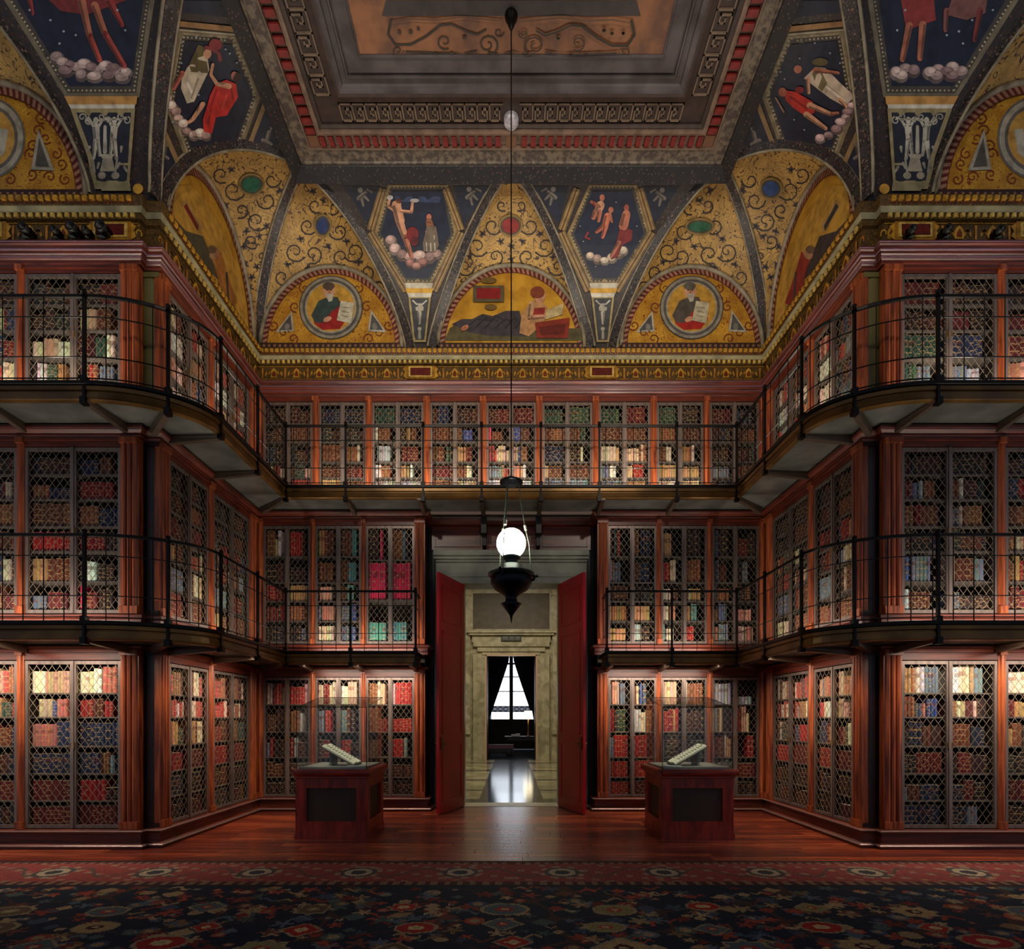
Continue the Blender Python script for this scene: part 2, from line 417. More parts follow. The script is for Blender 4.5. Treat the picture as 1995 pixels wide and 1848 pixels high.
# ================================================================== BOOKCASES
def pilaster(x0, x1, z0, z1, d0=-.035, beads=3):
    mb = MB(); w = x1-x0
    mb.box(x0, x1, d0+.02, .06, z0, z1)
    mb.box(x0+.001, x1-.001, d0-.012, .05, z0, z0+.09).box(x0+.001, x1-.001, d0-.012, .05, z1-.07, z1)
    n = 2*beads+1
    for i in range(beads):
        a = x0+w*(2*i+.55)/n; b = x0+w*(2*i+2.45)/n; m = (a+b)/2; za, zb = z0+.09, z1-.07
        P = [(a, d0+.02), (a+(m-a)*.35, d0+.002), (m, d0-.006), (b-(b-m)*.35, d0+.002), (b, d0+.02)]
        for p, q in zip(P[:-1], P[1:]): mb.face([(p[0], p[1], za), (q[0], q[1], za), (q[0], q[1], zb), (p[0], p[1], zb)])
    return mb
def lattice(w, h, th=.0028):
    mb = MB(); px, pz = .093, .128; k = pz/px
    for s in (1, -1):
        c = -h/k if s > 0 else 0
        c = math.floor(c/px)*px
        while c < w + (0 if s > 0 else h/k):
            # line u = c + z/k (s>0)  or u = c - z/k
            pts = []
            for z in (0, h):
                u = c + s*z/k
                if 0 <= u <= w: pts.append((u, z))
            for u in (0, w):
                z = (u-c)*k*s
                if 0 < z < h: pts.append((u, z))
            if len(pts) >= 2:
                p, q = pts[0], pts[1]
                if abs(p[1]-q[1]) > .02: mb.bar((p[0], .003*s, p[1]), (q[0], .003*s, q[1]), th, 4, caps=False)
            c += px
    return mb
PAL = {
 'cream': [(214,196,160),(200,178,142),(186,160,128),(170,140,112),(222,208,180)],
 'white': [(226,220,200),(206,204,196),(188,190,188),(170,172,176)],
 'pinkish': [(208,150,130),(190,120,104),(214,178,150),(180,104,92)],
 'red': [(150,26,30),(166,36,34),(128,20,28),(140,30,26)],
 'redbright': [(196,30,40),(180,26,36)],
 'pink': [(226,52,92),(214,44,84)],
 'maroon': [(92,22,26),(76,16,22),(104,30,28)],
 'brown': [(112,62,36),(96,50,30),(132,78,46),(84,42,28)],
 'tan': [(176,132,84),(160,116,70),(188,146,96)],
 'navy': [(24,36,62),(30,44,74),(18,28,50)],
 'blue': [(46,70,120),(60,84,140)],
 'slate': [(88,104,122),(104,120,132),(70,84,100)],
 'teal': [(60,122,124),(72,134,132)],
 'green': [(36,66,52),(50,80,60)],
 'dark': [(34,24,22),(44,30,28),(26,20,24),(50,32,26)],
 'mixed': [(112,62,36),(92,22,26),(150,30,32),(176,132,84),(40,54,80),(60,40,34),(200,180,150),(48,70,60),(84,42,28),(120,40,34)],
 'mixdark': [(70,34,26),(60,18,22),(34,24,22),(28,36,54),(86,48,32),(40,48,44),(52,30,26)],
 'mixlight': [(206,190,160),(190,150,120),(170,60,54),(120,130,140),(214,200,176),(150,96,66),(90,40,40)],
 'redwhite': [(170,36,40),(212,196,176),(180,60,60),(196,170,150),(120,24,30)],
}
COLNAME = {'cream':'cream','white':'off-white','pinkish':'salmon pink','red':'red','redbright':'bright red','pink':'hot pink','maroon':'maroon',
 'brown':'brown','tan':'tan','navy':'navy blue','blue':'blue','slate':'slate grey','teal':'teal','green':'dark green','dark':'nearly black'}
def colour_word(c):
    best = min(((sum((a-b)**2 for a, b in zip(c, q)), k) for k, v in PAL.items() if k in COLNAME for q in v))
    return COLNAME[best[1]]
ORD = ['', 'first','second','third','fourth','fifth','sixth','seventh','eighth','ninth','tenth','eleventh','twelfth','thirteenth','fourteenth',
       'fifteenth','sixteenth','seventeenth','eighteenth','nineteenth','twentieth']
BOOKS = []          # (screen area, world matrix, local base, w, h, depth, colour, label)
def add_books(M4, u0, u1, zb, zt, spec, where):
    """fill one shelf behind one door; spec: palette, or list of (palette, share of the width, height share)"""
    if isinstance(spec, str): spec = [(spec, 1.0, None)]
    u = u0; tot = u1-u0; n = 0; row = []
    for pal, share, hs in spec:
        end = min(u1, u + tot*share); c0 = R.choice(PAL.get(pal, [(0,0,0)]))
        if pal == 'gap': u = end; continue
        single = pal not in ('mixed', 'mixdark', 'mixlight', 'redwhite')
        bw = R.uniform(.036, .056); bh = (hs or R.uniform(.70, .90))
        left = 0
        while True:
            if not single or left == 0:
                if not single and left == 0: c0 = R.choice(PAL[pal]); bw = R.uniform(.028, .062); bh = (hs or R.uniform(.62, .93)); left = R.choice((1, 1, 1, 2, 2, 3, 5))
                elif single: c0 = R.choice(PAL[pal]); left = R.choice((3, 4, 6, 9))
            left -= 1
            wd = bw*R.uniform(.92, 1.08)
            if u + wd > end: break
            c = tuple(max(4, min(240, v*R.uniform(.88, 1.08))) for v in c0)
            row.append((u, wd, (zt-zb)*bh*R.uniform(.97, 1.02), c)); u += wd + R.uniform(.0008, .003)
        u = max(u, end-.02)
        u = min(u, u1)
    for i, (bu, bw, bh, c) in enumerate(row):
        p = M4 @ Vector((bu, .05, zb)); q = M4 @ Vector((bu+bw, .05, zb+bh))
        def pr(v): return (PX+F*v.x/v.y, PY-F*(v.z-EYE)/v.y)
        a, b = pr(p), pr(q)
        vis = 0 < a[0] < 1995 and 0 < a[1] < 1848
        A = abs(a[0]-b[0])*abs(a[1]-b[1]) if vis else 0
        o = ORD[i+1] if i+1 < len(ORD) else '%dth' % (i+1)
        BOOKS.append((A, M4, (bu, zb), bw, bh, R.uniform(.16, .20), c, '%s book, %s %s' % (colour_word(c), o, where)))
def book_mesh(mb, T, u, z, w, h, dp, c):
    r = R.random(); cl = lin(c); page = lin((200, 186, 156))
    sec = [(u, .065), (u+w*.22, .054), (u+w*.5, .050), (u+w*.78, .054), (u+w, .065), (u+w, .05+dp), (u, .05+dp)]
    for i in range(7):
        a, b = sec[i], sec[(i+1) % 7]; sp = 1.0 if i < 4 else 0.0
        mb.face([T((a[0], a[1], z)), T((b[0], b[1], z)), T((b[0], b[1], z+h)), T((a[0], a[1], z+h))], cl,
                ((0, r, sp), (0, r, sp), (1, r, sp), (1, r, sp)))
    mb.face([T((p[0], p[1], z+h)) for p in sec], page, ((.1, 0, 0),)*7)
    mb.face([T((p[0], p[1], z)) for p in reversed(sec)], cl, ((.1, 0, 0),)*7)
CASES = []
def bookcase(label, where, x, y, rz, w, z0, z1, head, shelves, spec, pil_r=None, pil_l=None, beads=1, group=None, door_h=None):
    """x, y: the bay's first corner on the wall face; pil_r/pil_l: width of the pilaster to either side"""
    root = empty('bookcase', (x, y, z0), rz, label=label, cat='bookcase', group=group)
    M4 = Matrix.Translation((x, y, z0)) @ Matrix.Rotation(rz, 4, 'Z')
    H = z1-z0
    c = MB(); c.box(0, w, .36, .39, 0, H).box(0, .018, .03, .36, 0, H).box(w-.018, w, .03, .36, 0, H).box(0, w, .03, .36, 0, .02).box(0, w, .03, .36, H-.02, H)
    c.build('carcass', M['case'], root)
    MB().box(0, w, -.012, .03, H-head, H).box(0, w, -.03, .0, H-.035, H).build('header_rail', M['wood_h'], root)
    hd = H-head-.012
    half = w/2
    for i in range(2):
        a = .004+i*half; b = half-.002+i*half - (.002 if i else 0)
        d = MB(); sw = .034; t0, t1 = -.008, .022
        d.box(a, a+sw, t0, t1, .01, hd).box(b-sw, b, t0, t1, .01, hd).box(a+sw, b-sw, t0, t1, .01, .05).box(a+sw, b-sw, t0, t1, hd-.04, hd)
        if i == 0: d.box(b-.012, b+.016, t0-.012, t0, .01, hd)
        do = d.build('door', M['bronze'], root)
        lt = lattice(b-a-2*sw, hd-.09)
        for k in range(len(lt.v)): vx = lt.v[k]; lt.v[k] = (vx[0]+a+sw, vx[1]+.008, vx[2]+.05)
        lt.build('lattice', M['wire'], do)
        MB().box(b-.024 if i == 0 else a+.012, b-.012 if i == 0 else a+.024, -.022, -.008, hd*.48, hd*.48+.07).build('lock_plate', M['brass'], do)
    zs = [0.02] + [s-z0 for s in shelves]
    zs.sort()
    sh0 = None
    for s in zs[1:]:
        if sh0 is None: sh0 = MB().box(.018, w-.018, .04, .36, -.018, 0).build('shelf', M['shelf'], root); sh0.location = (0, 0, s)
        else: copy_child(sh0, root, (0, 0, s))
    tops = zs[1:] + [H-head]
    n = len(zs)
    for k in range(n):                                  # from the top shelf down
        j = n-1-k
        sp = spec[min(k, len(spec)-1)]
        for i in range(2):
            u0 = .03+i*half; u1 = half-.03+i*half
            s = sp[i] if isinstance(sp, tuple) else sp
            if s is None: continue
            wh = 'from left, %s shelf down, %s door, %s' % (ORD[k+1], ('left', 'right')[i], where)
            add_books(M4, u0, u1, zs[j]+.001, tops[j]-.018, s, wh)
    if pil_r: pilaster(w, w+pil_r, 0, H, beads=beads if pil_r > .13 else 1).build('pilaster', M['wood'], root)
    if pil_l: pilaster(-pil_l, 0, 0, H, beads=beads if pil_l > .13 else 1).build('pilaster', M['wood'], root)
    CASES.append(root)
    return root
T1 = (.225, 2.385, .125); T2 = (2.815, 4.93, .10); T3 = (5.44, 7.0, .08)
S1 = [1.866, 1.575, 1.22, .887, .56]; S2 = [4.52, 4.22, 3.89, 3.59, 3.22]; S3 = [6.58, 6.27, 5.93, 5.66]
S1b = [1.80, 1.33, .90, .56]; S2b = [4.32, 3.88, 3.56, 3.22]; S2c = [4.26, 3.58]
h = R.choice
BR, DK, MX, MD, ML, CR, RD, NV, MR, RW, TN, WH, PK, TL, BL, SL, GN, PN = ('brown', 'dark', 'mixed', 'mixdark', 'mixlight', 'cream', 'red', 'navy', 'maroon', 'redwhite', 'tan', 'white', 'pink', 'teal', 'blue', 'slate', 'green', 'pinkish')
# wings ---------------------------------------------------------------
wl1 = [(CR, [(CR, .35, .7), (WH, .25, .8), (PN, .4, .85)]), ([('gap', .15, 0), (CR, .35, .8), (BL, .15, .7), (PN, .3, .8)], [(RD, .35, .75), (BR, .3, .8), (RD, .2, .7)]),
       ([(PN, .62, .8), (NV, .38, .9)], [(NV, 1, .85)]), (NV, [(NV, .5, .8), (DK, .1, .8), (BR, .2, .8), (SL, .2, .7)]), (MR, [(RD, .6, .8), (DK, .4, .5)]), (MR, MR)]
wl2 = [(MD, [(NV, .5, .6), (BR, .3, .7)]), ([(BR, .4, .6), (NV, .6, .5)], [(RD, .8, .75)]), (BR, [(BR, .5, .8), (NV, .5, .7)]), (RD, [(RD, .6, .8), (DK, .4, .7)]),
       ([(TN, .4, .8), (BR, .6, .8)], [(DK, .2, .6), (WH, .3, .7), (DK, .4, .6)]), ([(SL, .4, .6), (MR, .5, .7)], [(PK, .1, .9), (MR, .4, .7), (DK, .4, .8)])]
wl3 = [(MD, [(DK, .5, .8), (MR, .5, .8)]), (MD, [(CR, .4, .9), (BR, .4, .9)]), (ML, [(MD, .4, .9), (GN, .3, .8), (WH, .2, .9)]), ([(DK, .15, .8), (WH, .25, .85), (GN, .3, .8), (TN, .2, .8)], [(MX, .5, .8), (SL, .4, .7)]), (CR, [(WH, .4, .8), (BR, .5, .7)])]
wr1 = [([(TN, .4, .8), (WH, .25, .85), (SL, .35, .85)], [(WH, .3, .85), (CR, .3, .9), (TN, .1, .9), (SL, .3, .8)]), ([(BR, .35, .9), (SL, .2, .6), (PN, .15, .6), (BL, .3, .8)], [(ML, .7, .7), (DK, .3, .8)]),
       (MD, [(BR, .6, .8), (MD, .4, .7)]), ([(DK, .4, .7), (MR, .6, .8)], [(DK, .3, .7), (MR, .3, .8), (DK, .4, .7)]), ([(SL, .2, .5), (BR, .3, .6), (NV, .5, .6)], [(NV, .4, .6), (MR, .3, .8), (DK, .3, .7)]), (NV, [(NV, .5, .8), (SL, .3, .8)])]
wr2 = [(MD, MD), ([(MR, .3, .8), (SL, .2, .7), (WH, .15, .8), (BR, .3, .8)], [(BR, .3, .8), (WH, .15, .9), (MD, .5, .8)]), ([(BR, .4, .8), (RD, .2, .85), (BR, .4, .8)], [(SL, .3, .7), (CR, .15, .8), (BR, .5, .8)]), (MD, MD),
       ([(DK, .15, .8), (BL, .2, .9), (SL, .45, .9)], [(CR, .2, .9), (BR, .5, .8), (SL, .3, .8)]), ([(WH, .25, .8), (BR, .5, .7)], [(SL, .3, .7), (DK, .7, .6)])]
wr3 = [(MR, MD), (MD, [(MR, .6, .8), (DK, .4, .8)]), ([(GN, .9, .9)], [(NV, .9, .9)]), ([(GN, .4, .8), (SL, .4, .7)], [(SL, .5, .7), (WH, .3, .6)]), ([(SL, .4, .6), (TN, .5, .5)], [(SL, .5, .6), (RD, .4, .6)])]
gen1 = [ML, MX, MX, MD, MR, MD]; gen2 = [MD, MX, BR, MX, MX, MX]; gen3 = [MD, MX, MX, ML, CR]
for s, nm, sp in ((-1, 'left', (wl1, wl2, wl3)), (1, 'right', (wr1, wr2, wr3))):
    for ti, (T, S, tn) in enumerate(((T1, S1, 'lowest'), (T2, S2, 'middle'), (T3, S3, 'topmost'))):
        xa, xb = (-5.86, -4.70) if s < 0 else (4.70, 5.86)
        bookcase('%s bookcase on the %s wing, next to the wide corner pilaster' % (tn, nm), '%s case, %s wing' % (tn, nm), xa, YW, 0, xb-xa, *T, S, sp[ti],
                 pil_r=.22 if s < 0 else .09, pil_l=.09 if s < 0 else .22, beads=3)
        xa, xb = (-7.11, -5.95) if s < 0 else (5.95, 7.11)
        bookcase('%s bookcase cut off by the %s edge of the picture' % (tn, nm), '%s case, outer %s wing' % (tn, nm), xa, YW, 0, xb-xa, *T, S, (gen1, gen2, gen3)[ti])
        # side wall: near bay and far bay
        for (ya, yb, far) in ((6.44, 7.28, 0), (7.40, 8.42, 1)):
            side = [[(ML, ML), (RW, ML), (MX, MX), (RD, MR), (MD, DK), (MD, MD)], [(MD, MD), (MD, BR), (MX, MX), (MX, ML), (SL, MX), (MX, BR)], [(ML, MX), (WH, ML), (ML, MX), (MX, SL), (WH, MX)]][ti]
            lab = '%s bookcase on the %s side wall, %s' % (tn, nm, 'nearer the back corner' if far else 'nearer the wing corner')
            wh = '%s %s side case, %s' % (tn, nm, ('wing end', 'back end')[far])
            pl = (.17, .12) if not far else (None, .215)
            if s < 0: bookcase(lab, wh, -XS, ya, pi/2, yb-ya, *T, S, side, pil_l=pl[0], pil_r=pl[1], beads=3)
            else: bookcase(lab, wh, XS, yb, -pi/2, yb-ya, *T, S, side, pil_r=pl[0], pil_l=pl[1], beads=3)
# back wall, two lower tiers ------------------------------------------
bk = {  # tier, side, bay from the corner towards the door
 (0,-1,0): [(RW, RW), (MD, [(BR, .5, .8), (WH, .2, .7)]), ([(SL, .2, .6), (RD, .3, .8), (DK, .5, .7)], [(RD, .25, .8), (WH, .2, .8), (DK, .5, .6)]), (MD, DK), (DK, DK)],
 (0,-1,1): [(RW, [(WH, .4, .7), (PN, .6, .9)]), ([(SL, .4, .8), (RD, .3, .8)], [(SL, .3, .8), (BR, .3, .9), (DK, .3, .8)]), ([(DK, .3, .7), (RD, .4, .7)], [(RD, .5, .7), (DK, .5, .6)]), (MD, DK), (DK, DK)],
 (0,-1,2): [([(BR, .45, .8), (CR, .2, .95), (PN, .3, .8)], [(CR, .2, .8), (RW, .8, .85)]), ([(BR, .5, .9), (MR, .5, .5)], [(RD, 1, .5)]), ([(BR, .6, .7)], [(RD, .6, .75), (SL, .2, .8)]), (MD, MD), (DK, DK)],
 (0,1,0): [([(SL, .2, .8), (PN, .45, .95), (SL, .3, .8)], [(RD, .2, .7), (CR, .25, .7), (BL, .2, .8), (SL, .3, .8)]), ([(RD, .3, .85), (DK, .15, .8), (GN, .5, .85)], [(WH, .4, .85), (CR, .3, .75), (BR, .3, .8)]), ([(SL, .3, .8), (RD, .7, .9)], [(RD, .8, .9)]), (RD, RD), (RD, MR)],
 (0,1,1): [([(CR, .3, .9), (PN, .6, .9)], [(CR, .2, .85), (BR, .8, .8)]), (MX, MD), (MD, MD), (MD, BR), (DK, DK)],
 (0,1,2): [(WH, [(WH, .8, .3)]), ([(ML, .6, .9)], [(RD, .35, .8), (CR, .3, .95), (PN, .2, .7)]), (MX, [('gap', .6, 0), (RD, .4, .9)]), (MD, MR), (DK, DK)],
 (1,-1,0): [([(BR, .45, .9), (CR, .2, .6), (WH, .2, .9)], [(RD, .7, .85), (DK, .2, .8)]), ([(DK, .5, .7), (MD, .5, .8)], [(DK, .9, .6)]), (MX, TN), (MX, [(BR, .9, .8)]), ([(MD, .9, .8)], [(DK, .6, .8), (SL, .3, .7)])],
 (1,-1,1): [([(TN, .35, .9), (BR, .6, .9)], [(BR, .55, .9), (TL, .35, .95)]), ([(WH, .1, .9), (BR, .8, .8)], [(BR, .4, .9), (TL, .5, .8)]), ([(WH, .12, .9), (PN, .7, .8)], [(BR, .35, .8), (TL, .5, .9)]), ([(SL, .2, .8), (PN, .7, .8)], [(SL, .5, .8), (BL, .4, .9)]), ([(CR, .8, .8)], [(SL, .5, .8), (BL, .4, .8)])],
 (1,-1,2): [([(DK, .6, .95), (PK, .25, .95)], [(BR, .5, .9), (SL, .15, .9), (DK, .2, .9)]), ([(PK, .9, .95)], [(PK, .9, .95)]), ([(TL, .9, .5)], [(TL, .75, .5)])],
 (1,1,0): [([(BR, .3, .9), (SL, .2, .95), (RD, .2, .9)], [(BR, .4, .9), (NV, .6, .9)]), ([(CR, .15, .9), (SL, .5, .8)], [(BR, .3, .8), (NV, .6, .8)]), (MD, MD), ([(TN, .95, .8)], [(TN, .95, .8)]), ([(TN, .95, .7)], [(WH, .5, .9), (DK, .4, .8)])],
 (1,1,1): [([(TN, .6, .8)], [(DK, .9, .9)]), ([('gap', .05, 0), (RD, .45, .8), (CR, .35, .9)], [(BR, .9, .9)]), ([(ML, .9, .7)], [(MX, .9, .7)]), ([(ML, .5, .8), (PN, .3, .8)], [(TN, .4, .8), (TL, .4, .9)]), ([(TL, .3, .9), (CR, .5, .7)], [(RD, .6, .8)])],
 (1,1,2): [([(SL, .4, .9), (DK, .5, .9)], [(MR, .6, .6), (DK, .4, .8)]), ([(RD, .2, .7), (SL, .3, .9), (BR, .4, .7)], [(DK, .4, .7), (SL, .3, .8)]), ([(SL, .3, .9), (BR, .6, .7)], [(MD, .9, .8)]), ([(BR, .4, .6), (SL, .5, .9)], [(PN, .9, .6)]), ([(TN, .4, .8), (SL, .5, .9)], [(PN, .9, .8)])],
}
edges = [(-4.2, -3.40), (-3.32, -2.54), (-2.46, -1.64)]
names3 = ['furthest from the doorway', 'in the middle of three', 'beside the doorway']
for s, nm in ((-1, 'left'), (1, 'right')):
    for ti, (T, tn) in enumerate(((T1, 'lowest'), (T2, 'middle'))):
        for j, (a, b) in enumerate(edges):
            if s > 0: a, b = -b, -a
            kk = j if s < 0 else 2-j
            S = S1b if ti == 0 else (S2c if (s < 0 and j == 2) else S2b)
            inner, outer = (.18 if j == 2 else .08), (.1 if j == 0 else None)
            bookcase('%s bookcase on the back wall %s of the door, %s' % (tn, nm, names3[j]), '%s back case, %s' % (tn, ('far %s', 'mid %s', 'door %s')[j] % nm), a, YB, 0, b-a, *T,
                     S, bk[(ti, s, kk)], pil_r=inner if s < 0 else outer, pil_l=outer if s < 0 else inner, beads=2)
# back wall, topmost tier: nine bays ----------------------------------
cx = [-3.31, -2.41, -1.43, -.475, .475, 1.43, 2.41, 3.31]
lo = [-4.2] + [c+.055 for c in cx]; hi = [c-.055 for c in cx] + [4.2]
t3 = [
 [(MD, MD), (MD, BR), (MD, MD), (MX, MX), (MX, RD)], [(NV, NV), (MD, MD), (BR, [(BR, .6, .8), (CR, .3, .9)]), (BR, MR), (TN, BR)],
 [(GN, NV), ([(CR, .15, .9), (BR, .6, .8)], [(DK, .3, .8), (TN, .3, .8), (BR, .3, .8)]), ([('gap', .1, 0), (WH, .6, .85)], [(CR, .12, .7), (MR, .8, .8)]), ([(WH, .3, .9), (BR, .5, .8)], [(TN, .5, .8), (WH, .2, .9)]), (WH, WH)],
 [([(BR, .3, .8), (NV, .6, .95)], MD), (BR, [(BR, .3, .8), (BL, .6, .7)]), ([(BR, .7, .8), (GN, .3, .8)], [(TN, .5, .8), (MR, .3, .8)]), (MR, [(BR, .5, .8), (CR, .3, .8)]), (MX, CR)],
 [(MR, MR), ([(PK, .2, .9), (BR, .6, .6)], [(BL, .4, .9), (BR, .5, .8)]), (RW, [(CR, .3, .8), (BL, .2, .8), (BR, .4, .8)]), (ML, [(PN, .5, .8), (WH, .2, .9)]), (WH, WH)],
 [(GN, GN), (BR, [(BR, .6, .8), (GN, .3, .9)]), (NV, [(DK, .6, .8), (CR, .2, .8)]), ([(CR, .3, .8), (BR, .6, .8)], BR), (SL, SL)],
 [(GN, MR), (BR, BR), (MX, MX), ([(SL, .5, .8), (CR, .3, .8)], [(CR, .4, .8), (RD, .5, .9)]), (SL, TN)],
 [(GN, DK), (BR, BR), ([(BR, .5, .8), (CR, .3, .8)], [(TN, .6, .8), (CR, .2, .9)]), (TN, TN), (CR, CR)],
 [(MR, MD), (MD, BR), (MD, MD), (SL, BR), (MD, MD)]]
nine = ['first from the left', 'second from the left', 'third from the left', 'fourth from the left', 'middle of the nine', 'sixth from the left', 'seventh from the left', 'eighth from the left', 'ninth and last']
for j in range(9):
    bookcase('topmost bookcase on the back wall, %s' % nine[j], 'topmost back case %d' % (j+1), lo[j], YB, 0, hi[j]-lo[j], *T3, S3, t3[j],
             pil_r=.11 if j < 8 else .1, pil_l=.1 if j == 0 else None)
# ---- the books: the 300 that show largest singly, the rest together
BOOKS.sort(key=lambda b: -b[0])
seen_lab = {}
for (A, M4, (u, z), bw, bh, dp, c, lab) in BOOKS[:300]:
    mb = MB(); book_mesh(mb, lambda p: (p[0]-u, p[1]-.05, p[2]-z), u, z, bw, bh, dp, c)
    o = mb.build('book', M['book'], label=lab, cat='book', group='books behind the lattice doors')
    o.matrix_world = M4 @ Matrix.Translation((u, .05, z))
rest = MB()
for (A, M4, (u, z), bw, bh, dp, c, lab) in BOOKS[300:]:
    book_mesh(rest, lambda p: tuple(M4 @ Vector(p)), u, z, bw, bh, dp, c)
rest.build('shelved_books', M['book'], label='leather-bound books filling all the further bookcase shelves', cat='books', kind='stuff')
# ================================================================== BALCONIES
def arc_pts(s=-1, n=12):
    return [(s*(4.69-(4.69-BX)*math.sin(t*pi/2/n)), 6.33-(6.33-BYW)*math.cos(t*pi/2/n)) for t in range(n+1)]
EDGE_L = [(-7.5, BYW)] + arc_pts()
def walk(path, step, start=0.0):
    """points at equal distances along a path, with tangent"""
    out = []; pos = start
    acc = 0.0
    for a, b in zip(path[:-1], path[1:]):
        d = Vector((b[0]-a[0], b[1]-a[1])); L = d.length
        while pos <= acc+L+1e-6:
            t = (pos-acc)/L; out.append((a[0]+d.x*t, a[1]+d.y*t)); pos += step
        acc += L
    return out
def balcony(label, path, wall, zu, posts, ribs, name='balcony', rails=(.955, .72, .28, .045), caps=True):
    root = empty('balcony', (path[0][0]*.5+path[-1][0]*.5, wall[0][1], zu), label=label, cat='balcony')
    inv = Matrix.Translation((-root.location.x, -root.location.y, -root.location.z))
    def put(mb, nm, m, **k):
        mb.v = [tuple(inv @ Vector(v)) for v in mb.v]; return mb.build(nm, m, root, **k)
    zt = zu+BH
    # deck: polygon between edge and wall, top and underside
    poly = [Vector((x, y, 0)) for x, y in path] + [Vector((x, y, 0)) for x, y in reversed(wall)]
    tris = tessellate_polygon([poly])
    top, bot = MB(), MB()
    for t in tris:
        p = [poly[i] for i in t]
        top.face([(v.x, v.y, zt-.03) for v in p]); bot.face([(v.x, v.y, zu+.02) for v in p])
    put(top, 'deck', M['wood_dk']); put(bot, 'soffit', M['soffit'])
    put(MB().sweep(path, [(-.05, zu), (.0, zu), (.012, zu+.01), (.004, zu+.03), (-.006, zu+.095)]), 'fascia_lower', M['brass'])
    put(MB().sweep(path, [(-.006, zu+.095), (-.02, zu+.10), (-.02, zu+.11), (.0, zu+.12), (.004, zt-.05)]), 'fascia_upper', M['brass'])
    put(MB().sweep(path, [(.004, zt-.05), (.03, zt-.04), (.034, zt-.01), (.02, zt), (-.06, zt), (-.06, zt-.03)]), 'kerb', M['iron'])
    # rails
    tr = zt+rails[0]
    put(MB().sweep(path, [(-.035, tr-.022), (-.005, tr-.022), (-.0, tr), (-.008, tr+.012), (-.032, tr+.012), (-.04, tr), (-.035, tr-.022)]), 'top_rail', M['iron'])
    for r in rails[1:]:
        put(MB().sweep(path, [(-.024, zt+r-.005), (-.014, zt+r-.005), (-.014, zt+r+.005), (-.024, zt+r+.005), (-.024, zt+r-.005)]), 'rail', M['iron'])
    # posts
    p0 = None
    for x, y in posts:
        loc = tuple(Vector((x, y, zu)) - root.location)
        if p0 is None:
            mb = MB(); mb.box(-.015, .015, -.015, .015, -.03, BH+rails[0]-.02).box(-.032, .032, -.032, .032, -.05, .03).box(-.03, .03, -.03, .03, BH-.03, BH+.05)
            mb.lathe(0, 0, [(0, BH+rails[0]+.055), (.022, BH+rails[0]+.045), (.028, BH+rails[0]+.03), (.02, BH+rails[0]+.012), (.03, BH+rails[0]-.03)], 8)
            p0 = mb.build('post', M['iron'], root); p0.location = loc
        else: copy_child(p0, root, loc)
    b0 = None
    for x, y in walk(path, .225, .11):
        if min((x-a)**2+(y-b)**2 for a, b in posts) < .05**2: continue
        loc = tuple(Vector((x, y, zt)) - root.location)
        if b0 is None:
            b0 = MB().bar((0, 0, -.01), (0, 0, rails[0]-.02), .0055, 6).build('baluster', M['iron'], root); b0.location = loc
        else: copy_child(b0, root, loc)
    for (a, b) in ribs:
        a, b = Vector(a), Vector(b); b = b-(b-a).normalized()*.055
        p, q = Vector((*a, zu+.02)), Vector((*b, zu+.02)); d = (q-p).normalized(); n = Vector((-d.y, d.x, 0))
        mb = MB()
        pr = [(-.045, .02), (-.045, -.015), (-.03, -.045), (.03, -.045), (.045, -.015), (.045, .02)]
        A = [p+n*o+Vector((0, 0, z)) for o, z in pr]; B = [q+n*o*.9+Vector((0, 0, z*2.2 if z < 0 else z)) for o, z in pr]
        for i in range(5): mb.face([A[i], A[i+1], B[i+1], B[i]])
        mb.face(A); mb.face(B)
        put(mb, 'bracket', M['beam'])
    return root
arcL = arc_pts()
mid = arcL[6]
def L2R(l): return [(-x, y) for x, y in l]
postL = [(-5.82, BYW), (-4.69, BYW), mid, (-BX, 6.33), (-BX, 7.25), (-BX, BY)]
ribL = [((-5.82, BYW), (-5.82, YW)), ((-4.69, BYW), (-4.60, YW)), (mid, (-4.36, YW+.05)), ((-BX, 6.38), (-XS, 6.40)), ((-BX, 7.30), (-XS, 7.34)), ((-BX, BY), (-XS+.1, YB-.1))]
# lower galleries
lowL = EDGE_L + [(-BX, BY), (-1.52, BY), (-1.52, YB-.07)]
wallL = [(-7.5, YW), (-XN, YW), (-XN, YN), (-XS, YN), (-XS, YB), (-1.52, YB)]
wallL = wallL[:-1] + [(-1.56, YB)]
lab = 'lower gallery balcony with iron railing %s of the doorway'
backribs = [((x, BY), (x, YB)) for x in (-3.36, -2.5, -1.6)]
balcony(lab % 'left', lowL, wallL, B1, postL + [(-2.55, BY), (-1.52, BY)], ribL + backribs)
balcony(lab % 'right', [(-x, y) for x, y in reversed(lowL)], [(-x, y) for x, y in reversed(wallL)], B1, L2R(postL + [(-2.55, BY), (-1.52, BY)]),
        [(L2R([a])[0], L2R([b])[0]) for a, b in ribL + backribs])
# upper gallery
upE = EDGE_L + [(-BX, BY)]; upE = upE + mir(upE)
upW = [(-7.5, YW), (-XN, YW), (-XN, YN), (-XS, YN), (-XS, YB)]; upW = upW + mir(upW)
bp = [-2.63, -1.40, -.47, .47, 1.40, 2.63]
br2 = [((x, BY), (x, YB)) for x in (-2.63, -1.46, -.47, .47, 1.46, 2.63)]
balcony('upper gallery balcony running unbroken round both wings and over the doorway', upE, upW, B2, postL + L2R(postL) + [(x, BY) for x in bp],
        ribL + [(L2R([a])[0], L2R([b])[0]) for a, b in ribL] + br2)
